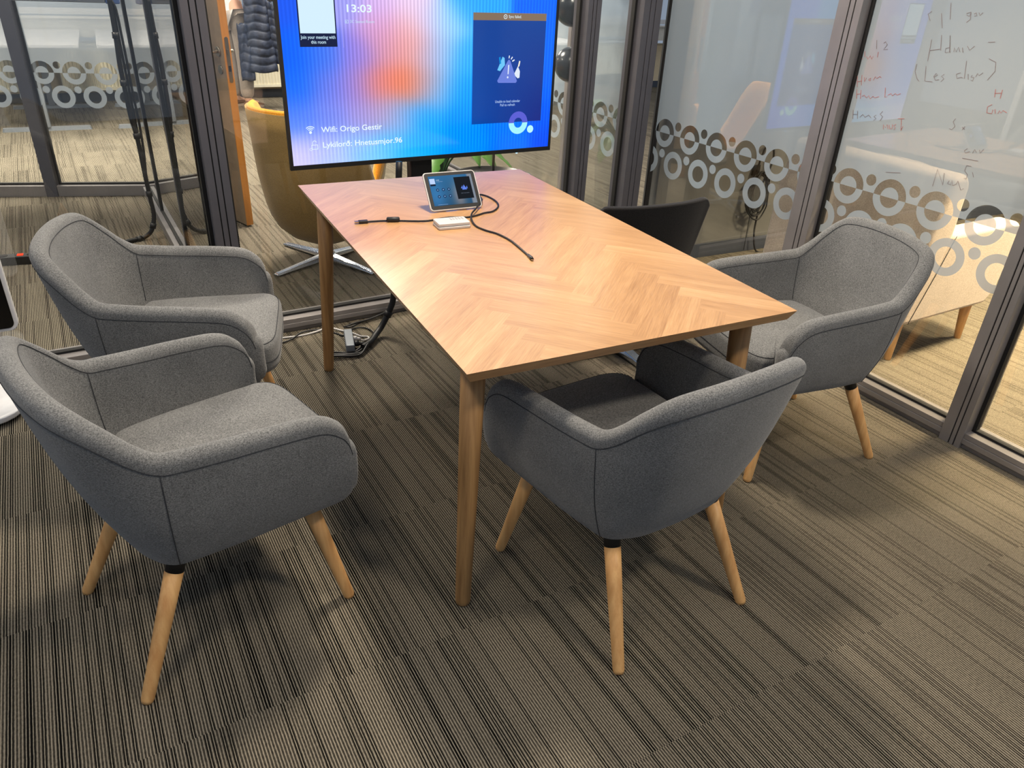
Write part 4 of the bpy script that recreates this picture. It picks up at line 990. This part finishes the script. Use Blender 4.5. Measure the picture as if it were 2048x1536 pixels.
# leaf runs back towards upper left; local x along the leaf
DR.rotation_euler=(0,0,math.atan2(3.90-3.53,-0.075-0.058))
mb=MB(); mb.bx(0.0012,.90,-.021,.021,.012,2.08); leaf=mb.build('leaf',M['doorface'],DR,bevel=.001)
mb=MB(); mb.bx(-.0055,.001,-.021,.021,.012,2.08); mb.build('edge_band',M['dooredge'],DR)
mb=MB(); mb.rings([[Vector((-.0075,y,z)) for y,z in rrect(.022,.24,.011,cx=0,cy=.96)],[Vector((-.0057,y,z)) for y,z in rrect(.022,.24,.011,cx=0,cy=.96)]],True,True,False); fp=mb.build('lock_plate',M['steel'],DR)
mb=MB(); mb.bx(-.012,-.0076,-.006,.006,.985,1.015); mb.build('latch',M['steel'],fp)
mb=MB(); mb.bx(-.0082,-.0076,-.007,.007,.90,.93); mb.build('bolt',M['black'],fp)
for sy in (-1,1):
    mb=MB(); mb.tube([(.06,sy*.0215,1.0),(.06,sy*.028,1.0)],.026,20); mb.build('handle_rose',M['steel'],DR)
    mb=MB(); mb.tube(spline([(.06,sy*.028,1.0),(.06,sy*.058,1.0),(.075,sy*.064,1.0),(.18,sy*.064,1.0)],5),.0095,12); mb.build('lever_handle',M['steel'],DR)
    mb=MB(); mb.tube([(.06,sy*.0215,.905),(.06,sy*.027,.905)],.024,20); mb.build('cylinder_rose',M['steel'],DR)

# ------------------------------------------------------------------ radiators, sill, window at the outer wall
for i,(x0,x1) in enumerate(((-4.4,-2.9),(-2.35,-1.35),(-1.05,-.1),(.75,2.1),(2.6,4.2))):
    R_=thing('radiator',((x0+x1)/2,8.52,0),0,'','radiator','radiators under the far windows')
    W_=(x1-x0)/2
    mb=MB(); rs=[]; n_=int((x1-x0)/.035)
    outl=[]
    for k in range(n_*4+1):
        x=-W_+.01+(2*W_-.02)*k/(n_*4); ph=k%4; outl.append((x,-.040 if ph in (1,2) else -.028))
    mb.rings([[Vector((x,y,.16)) for x,y in outl]+[Vector((x,.0,.16)) for x,y in reversed(outl)],[Vector((x,y,.57)) for x,y in outl]+[Vector((x,.0,.57)) for x,y in reversed(outl)]],True,True,False)
    mb.build('ribbed_panel',M['rad'],R_)
    mb=MB(); mb.bx(-W_,W_,-.048,.05,.572,.60); mb.build('top_grille',M['rad'],R_)
    mb=MB(); mb.bx(-W_,W_,-.045,.02,.13,.1595); mb.build('bottom_rail',M['rad'],R_)
    for x in (-W_*.7,W_*.7):
        mb=MB(); mb.bx(x-.02,x+.02,.0005,.098,.2,.5); mb.build('wall_bracket',M['rad'],R_)
    R_['label']=['ribbed cream radiator farthest left under the window','ribbed cream radiator seen through the rings left of the far post','ribbed cream radiator behind the ring pattern left of the black cable','ribbed cream radiator behind the hanging navy jacket','ribbed cream radiator at the far right end of the outer wall'][i]
mb=MB(); mb.bx(-6.9,8.9,8.44,8.618,.66,.84); mb.bx(-6.9,8.9,8.40,8.43,.84,.86)
o=mb.build('trim_90',plain('cable_duct',(206,202,192),.6)); struct(o)
for k,x in enumerate((1.02,1.12,1.26,1.33)):
    pass
SO=thing('wall_socket',(1.22,8.439,.745),0,'pair of round sockets in the cable duct beside the navy jacket','socket')
mb=MB(); mb.bx(-.10,.10,-.006,0,-.04,.04); fpl=mb.build('face_plate',M['whitep'],SO)
for x in (-.05,.05):
    mb=MB(); mb.rings([[Vector((x+r_*math.cos(2*PI*j/20),y,r_*math.sin(2*PI*j/20))) for j in range(20)] for r_,y in ((.028,-.0065),(.028,-.009),(.020,-.009))],True,True); mb.build('socket_cup',M['greyin'],SO)
for k,x0 in enumerate((-5.04,-2.44,.06,2.56,5.06)):
    _w[0]+=1; mb=MB(); x1=x0+2.28
    mb.bx(x0,x1,8.66,8.72,.861,.92); mb.bx(x0,x1,8.66,8.72,2.24,2.3); mb.bx(x0,x0+.06,8.66,8.72,.92,2.24); mb.bx(x1-.06,x1,8.66,8.72,.92,2.24)
    o=struct(mb.build('window_%d'%_w[0],M['whitep'])); mb=MB(); mb.add([(x0+.06,8.69,.92),(x1-.06,8.69,.92),(x1-.06,8.69,2.24),(x0+.06,8.69,2.24)],[(0,1,2,3)]); mb.build('pane',M['glass'],o)
BG=thing('black_bag',(1.30,8.50,.861),.2,'small black bag lying on the window sill beside the hanging jacket','bag')
mb=MB(); rs=[]
for z,k in ((0,.75),(.03,1),(.07,.95),(.10,.6),(.115,.3)): rs.append([Vector((.14*k*math.cos(a)*(1+.1*math.sin(3*a)),.06*k*math.sin(a),z)) for a in [2*PI*j/24 for j in range(24)]])
mb.rings(rs,True,True); mb.build('bag_body',M['blackfab'],BG)
mb=MB(); mb.tube(spline([(-.10,0,.08),(-.14,0,.15),(-.05,.01,.19),(.03,0,.12)],5),.014,8); mb.build('strap',M['blackfab'],BG)

# ------------------------------------------------------------------ person standing by the window with a puffer jacket over the arm
PE=thing('person',(.70,7.93,0),-0.9,'person in a white shirt and taupe trousers standing in the office holding a jacket','person')
def skinned(name,joints,edges,mat,parent,sub=2):
    me=bpy.data.meshes.new(name); me.from_pydata([j[0] for j in joints],edges,[]); o=bpy.data.objects.new(name,me); COL.objects.link(o); o.parent=parent
    sk=o.modifiers.new('skin','SKIN'); sk.use_smooth_shade=True
    for k,j in enumerate(joints):
        me.skin_vertices[0].data[k].radius=(j[1],j[2] if len(j)>2 else j[1])
    me.skin_vertices[0].data[0].use_root=True
    if sub:
        s_=o.modifiers.new('sub','SUBSURF'); s_.levels=s_.render_levels=sub
    me.materials.append(mat); return o
# faces +y locally; right arm bent forward
J=[((0,0,.96),.13,.10),((0,-.005,1.12),.125,.095),((0,0,1.30),.15,.10),((0,0,1.43),.12,.08),((0,.01,1.50),.055),((0,.025,1.58),.075,.085),((0,.03,1.68),.080,.095),
 ((.10,0,.90),.09),((.105,.01,.50),.058),((.11,-.02,.09),.042),((.115,.06,.04),.045,.03),((.115,.14,.03),.040,.022),
 ((-.10,0,.90),.09),((-.105,.05,.50),.058),((-.11,.03,.09),.042),((-.115,.11,.04),.045,.03),((-.115,.19,.03),.040,.022),
 ((.19,0,1.41),.058),((.25,-.02,1.14),.042),((.23,.20,1.03),.032),((.22,.28,1.02),.026,.034),
 ((-.19,0,1.41),.058),((-.24,-.02,1.14),.042),((-.25,.03,.89),.030),((-.25,.05,.82),.024,.036)]
E_=[(0,1),(1,2),(2,3),(3,4),(4,5),(5,6),(0,7),(7,8),(8,9),(9,10),(10,11),(0,12),(12,13),(13,14),(14,15),(15,16),(2,17),(17,18),(18,19),(19,20),(2,21),(21,22),(22,23),(23,24)]
bodyo=skinned('body',J,E_,M['skin'],PE)
def grow(idx,extra): return [(J[i][0],)+tuple(r_+extra for r_ in (J[i][1:] if len(J[i])>2 else (J[i][1],J[i][1]))) for i in idx]
TJ=grow([0,7,8,9,12,13,14],.022)
for k_ in (3,6): TJ[k_]=(TJ[k_][0],.072,.072)
for k_ in (2,5): TJ[k_]=(TJ[k_][0],.088,.088)
skinned('trousers',TJ,[(0,1),(1,2),(2,3),(0,4),(4,5),(5,6)],M['trouser'],PE)
sj=grow([1,0,2,3,17,18,21,22],.018); sj[1]=((0,0,.90),.165,.13)
skinned('shirt',sj,[(0,1),(0,2),(2,3),(2,4),(4,5),(2,6),(6,7)],M['shirt'],PE)
hm=MB(); rs=[]
for k in range(9):
    a=PI/2*k/8; rs.append([Vector((.087*math.cos(a)*math.cos(b_),.012+.103*math.cos(a)*math.sin(b_)-.012,1.665+.115*math.sin(a))) for b_ in [2*PI*j/24 for j in range(24)]])
hm.rings(rs,True,True); hm.build('hair',M['hair'],PE)
for sx in (-1,1):
    mb=MB(); mb.lathe([(.0004,-.011),(.009,-.006),(.011,0),(.009,.006),(.0004,.011)],14,(sx*.032,.118,1.655)); mb.build('eye',M['whitep'],PE)
    mb=MB(); mb.lathe([(.0004,-.03),(.012,-.02),(.014,0),(.012,.02),(.0004,.028)],10,(sx*.086,.02,1.645)); mb.build('ear',M['skin'],PE)
    # five fingers
    hx_,hy_,hz_=(.22,.30,1.02) if sx>0 else (-.25,.06,.80)
    for f_ in range(5):
        mb=MB()
        if sx>0:
            y0=hy_+.01; off=(-.034+.017*f_); 
            pts=[(hx_+off*.8,y0,hz_+.005),(hx_+off,y0+.035,hz_+.004),(hx_+off,y0+.055,hz_-.018),(hx_+off,y0+.045,hz_-.035)] if f_<4 else [(hx_+.03,hy_-.03,hz_),(hx_+.045,hy_,hz_-.012),(hx_+.04,hy_+.025,hz_-.02)]
        else:
            off=-.026+.017*f_
            pts=[(hx_,hy_+off,hz_),(hx_+.004,hy_+off,hz_-.035),(hx_+.012,hy_+off,hz_-.062)] if f_<4 else [(hx_,hy_+.03,hz_+.02),(hx_+.012,hy_+.045,hz_-.005),(hx_+.018,hy_+.045,hz_-.03)]
        mb.tube(spline(pts,3),.0085,8); mb.build('finger',M['skin'],bodyo)
mb=MB(); mb.lathe([(.0004,-.02),(.012,-.012),(.010,.01),(.0004,.035)],10,(0,.128,1.63)); mb.build('nose',M['skin'],PE)
mb=MB(); mb.tube([(-.025,.118,1.598),(0,.124,1.596),(.025,.118,1.598)],.004,8); mb.build('mouth',plain('lips',(176,98,90),.6),PE)
for (x,y) in ((.115,.03),(-.115,.08)):
    mb=MB(); rs=[]
    for yy,w_,h in ((-.10,.035,.075),(-.08,.042,.085),(-.02,.044,.085),(.05,.045,.062),(.12,.046,.048),(.16,.036,.038),(.175,.02,.03)):
        rs.append([Vector((x+w_*a,y+yy,b_)) for a,b_ in ((-1,.022),(1,.022),(1,h*.55),(.6,h),(-.6,h),(-1,h*.55))])
    mb.rings(rs,True,True); sh_=mb.build('shoe',M['shoe'],PE,subsurf=1)
    mb=MB(); mb.rings([[Vector((x+.048*math.sin(a)*(1 if math.cos(a)>-2 else 1),y+.035+.145*math.cos(a),z)) for a in [2*PI*j/24 for j in range(24)]] for z in (0,.024)],True,True,False); mb.build('sole',M['sole'],sh_)
PJ=thing('puffer_jacket',(.96,7.66,0),0.1,'navy quilted puffer jacket hanging from the standing person\'s forearm in front of the radiator','jacket')
def quilt(cx,z0,z1,w0,w1,d0,d1,n_,name,tilt=0,par=PJ):
    mb=MB(); rs=[]; N_=n_*8
    for k in range(N_+1):
        t=k/N_; pf=abs(math.sin(PI*t*n_))**.5; w_=(w0+(w1-w0)*t)*(.95+.05*pf); d_=(d0+(d1-d0)*t)*(.84+.16*pf); z=z0+(z1-z0)*t
        rs.append([Vector((cx+tilt*t+w_*math.copysign(abs(math.cos(a))**.8,math.cos(a)),d_*math.sin(a)+.01*math.sin(5*a+t*9),z+.01*math.cos(4*a+t*3))) for a in [2*PI*j/36 for j in range(36)]])
    mb.rings(rs,True,True); return mb.build(name,M['navy'],par)
quilt(-.05,1.12,.40,.11,.18,.07,.09,9,'jacket_body')
quilt(.07,1.07,.47,.05,.075,.05,.055,8,'sleeve',tilt=.10)
quilt(-.20,.86,.32,.06,.075,.05,.06,6,'sleeve',tilt=-.0)

# ------------------------------------------------------------------ desks and task chair far behind the left glass
def desk(name,x,y,rz,label,grp='office desks'):
    D=thing(name,(x,y,0),rz,label,'desk',grp)
    mb=MB(); mb.bx(-.8,.8,-.4,.4,.71,.735); mb.build('desk_top',M['whitep'],D,bevel=.002)
    for sx in (-1,1):
        lg=MB(); lg.bx(sx*.62-.045,sx*.62+.045,-.03,.03,.0305,.70); l=lg.build('leg',M['graymet'],D,bevel=.003)
        ft=MB(); ft.rings([[Vector((sx*.62+x_,y_,0.0)) for x_,y_ in rrect(.07,.72,.02)],[Vector((sx*.62+x_,y_,.03)) for x_,y_ in rrect(.06,.70,.02)]],True,True,False); ft.build('foot',M['graymet'],l)
    mb=MB(); mb.bx(-.6,.6,-.02,.02,.66,.70); mb.build('cross_beam',M['graymet'],D)
    return D
desk('desk',-1.16,7.62,PI/2-.0,'desk with grey pedestal foot behind the far glass left of the black cable')
desk('desk',-.22,7.60,PI/2,'second desk with grey foot behind the far glass just right of the black cable')
# desks are seen from the end: feet lie across the view
OC=thing('task_chair',(-2.05,7.75,0),.4,'black office chair on a five star castor base beyond the far left glass','chair')
for k in range(5):
    a=2*PI*k/5+.3; M4=Matrix.Rotation(a,4,'Z'); mb=MB()
    mb.rings([[M4@Vector(q_) for q_ in ((x,-w_,z0_),(x,w_,z0_),(x,w_*.7,z1_),(x,-w_*.7,z1_))] for x,w_,z0_,z1_ in ((0,.03,.085,.125),(.30,.018,.07,.09))],True,True,False); arm=mb.build('base_arm',M['black'],OC)
    p=M4@Vector((.285,0,0)); mb=MB(); mb.tube([(p.x-.022,p.y,.030),(p.x+.022,p.y,.030)],.030,16); mb.build('castor',M['black'],arm)
mb=MB(); mb.tube([(0,0,.12),(0,0,.42)],.025,14); mb.build('gas_column',M['black'],OC)
mb=MB(); mb.rings([[Vector((x,y,z)) for x,y in rrect(.5-i_,.48-i_,.12)] for z,i_ in ((.425,.04),(.45,0),(.49,0),(.51,.05))],True,True); mb.build('seat',M['blackfab'],OC)
mb=MB(); mb.rings([[Vector((x,-.22-.04*((z-.55)/.45)-t_,z)) for x,z in rrect(.44,.48,.1,cy=.80)] for t_ in (0,.05)],True,True); mb.build('backrest',M['blackfab'],OC,bevel=.01)
mb=MB(); mb.bx(-.03,.03,-.285,-.255,.46,.62); mb.bx(-.03,.03,-.285,-.10,.41,.424); mb.build('back_stem',M['black'],OC)

# ------------------------------------------------------------------ things in the neighbouring glass room
q=(-.595,3.40)
NB=thing('hanging_cable',(-.5,3.46,0),0,'black strapped cable trunk dropping from a grey screen to the carpet in the neighbouring room','cable')
tp=[(-.485,3.465,1.26),(-.487,3.465,1.136),(-.491,3.464,1.042),(-.496,3.464,.946),(-.495,3.464,.797),(-.493,3.464,.682),(-.482,3.465,.576),(-.479,3.465,.371),(-.476,3.465,.243),(-.474,3.466,.141),(-.50,3.465,.055),(-.545,3.462,.018),(-.60,3.44,.014),(-.70,3.40,.014),(-.9,3.36,.014)]
mb=MB(); mb.tube(spline(tp,6),.0125,10); mb.build('trunk',M['rubber'],NB,world=True)
tp2=[(-.478,3.47,1.25),(-.464,3.466,1.206),(-.461,3.466,1.066),(-.460,3.466,.958),(-.461,3.466,.797),(-.458,3.466,.668),(-.462,3.466,.508),(-.474,3.466,.371)]
mb=MB(); mb.tube(spline(tp2,6),.0065,8); mb.build('side_lead',M['rubber'],NB,world=True)
P_=spline(tp,6)
for k in (8,21,35,46,57,68):
    mb=MB(); a,b_=P_[k],P_[k+1]; mb.tube([a,a+(b_-a).normalized()*.03],.017,12); mb.build('velcro_strap',M['black'],NB,world=True)
GS=thing('grey_screen',(-.46,3.50,0),-.10,'underside of a grey screen held from above in the neighbouring glass room','television')
mb=MB(); mb.bx(-.92,-.045,-.02,.05,1.235,1.80); mb.build('housing',M['graymet'],GS,bevel=.004)
mb=MB(); mb.bx(-.90,-.065,-.024,-.0205,1.255,1.78); mb.build('display',plain('dim_display',(24,30,48),.15),GS)
mb=MB(); mb.bx(-.044,.02,-.018,.04,1.232,1.80); mb.build('side_speaker',plain('blue_grey_plastic',(70,96,150),.4),GS,bevel=.004)
mb=MB(); mb.bx(-.50,-.44,.051,.10,1.4,2.9); mb.build('ceiling_pole',M['graymet'],GS)
PS=thing('power_strip',(-1.20,3.27,0),-.10,'black power strip with a glowing red switch on the carpet of the neighbouring room','power strip')
mb=MB(); mb.bx(-.22,.20,-.03,.03,0,.045); mb.build('housing',M['black'],PS,bevel=.004)
mb=MB(); mb.bx(.035,.062,-.012,.012,.0452,.049); mb.build('red_switch',em((255,70,40),1.6),PS)
for x in (.10,.155,-.03,-.09,-.15):
    mb=MB(); mb.lathe([(.021,.0452),(.021,.0475),(.017,.0475)],18,(x,0,0)); mb.build('socket_cup',M['groove'],PS)
cable('floor_lead',[(-1.42,3.30,.006),(-1.6,3.25,.006),(-1.9,3.35,.006),(-2.3,3.3,.006)],.005,M['rubber'],'black lead from the power strip along the carpet of the neighbouring room')
# white framed display on a white rolling base at the left edge
WD=thing('white_display_stand',(-1.32,1.62,0),.06,'white framed display on a white floor base at the left edge, near the glass','display')
mb=MB(); mb.rings([[Vector((x,y,z)) for x,y in rrect(.56-i_,.30-i_,.12)] for z,i_ in ((.012,.01),(.018,0),(.034,0),(.040,.02))],True,True,False); mb.build('base_plate',M['white'],WD,bevel=.003)
for x,y in ((.20,.08),(.20,-.08),(-.20,.08),(-.20,-.08)):
    mb=MB(); mb.lathe([(.014,0),(.014,.0115)],12,(x,y,0)); mb.build('glide',M['black'],WD)
mb=MB(); mb.bx(-.05,.05,.0,.05,.0405,.50); mb.build('column',M['white'],WD,bevel=.01)
mb=MB(); mb.rings([[Vector((x,y,z)) for x,z in rrect(.66,.98,.03,cy=.80)] for y in (-.040,-.005)],True,True,False); mb.build('frame',M['white'],WD,bevel=.004)
mb=MB(); mb.rings([[Vector((x,y,z)) for x,z in rrect(.635,.955,.02,cy=.80)] for y in (-.0425,-.0405)],True,True,False); mb.build('dark_display',plain('off_panel',(8,8,10),.1),WD)
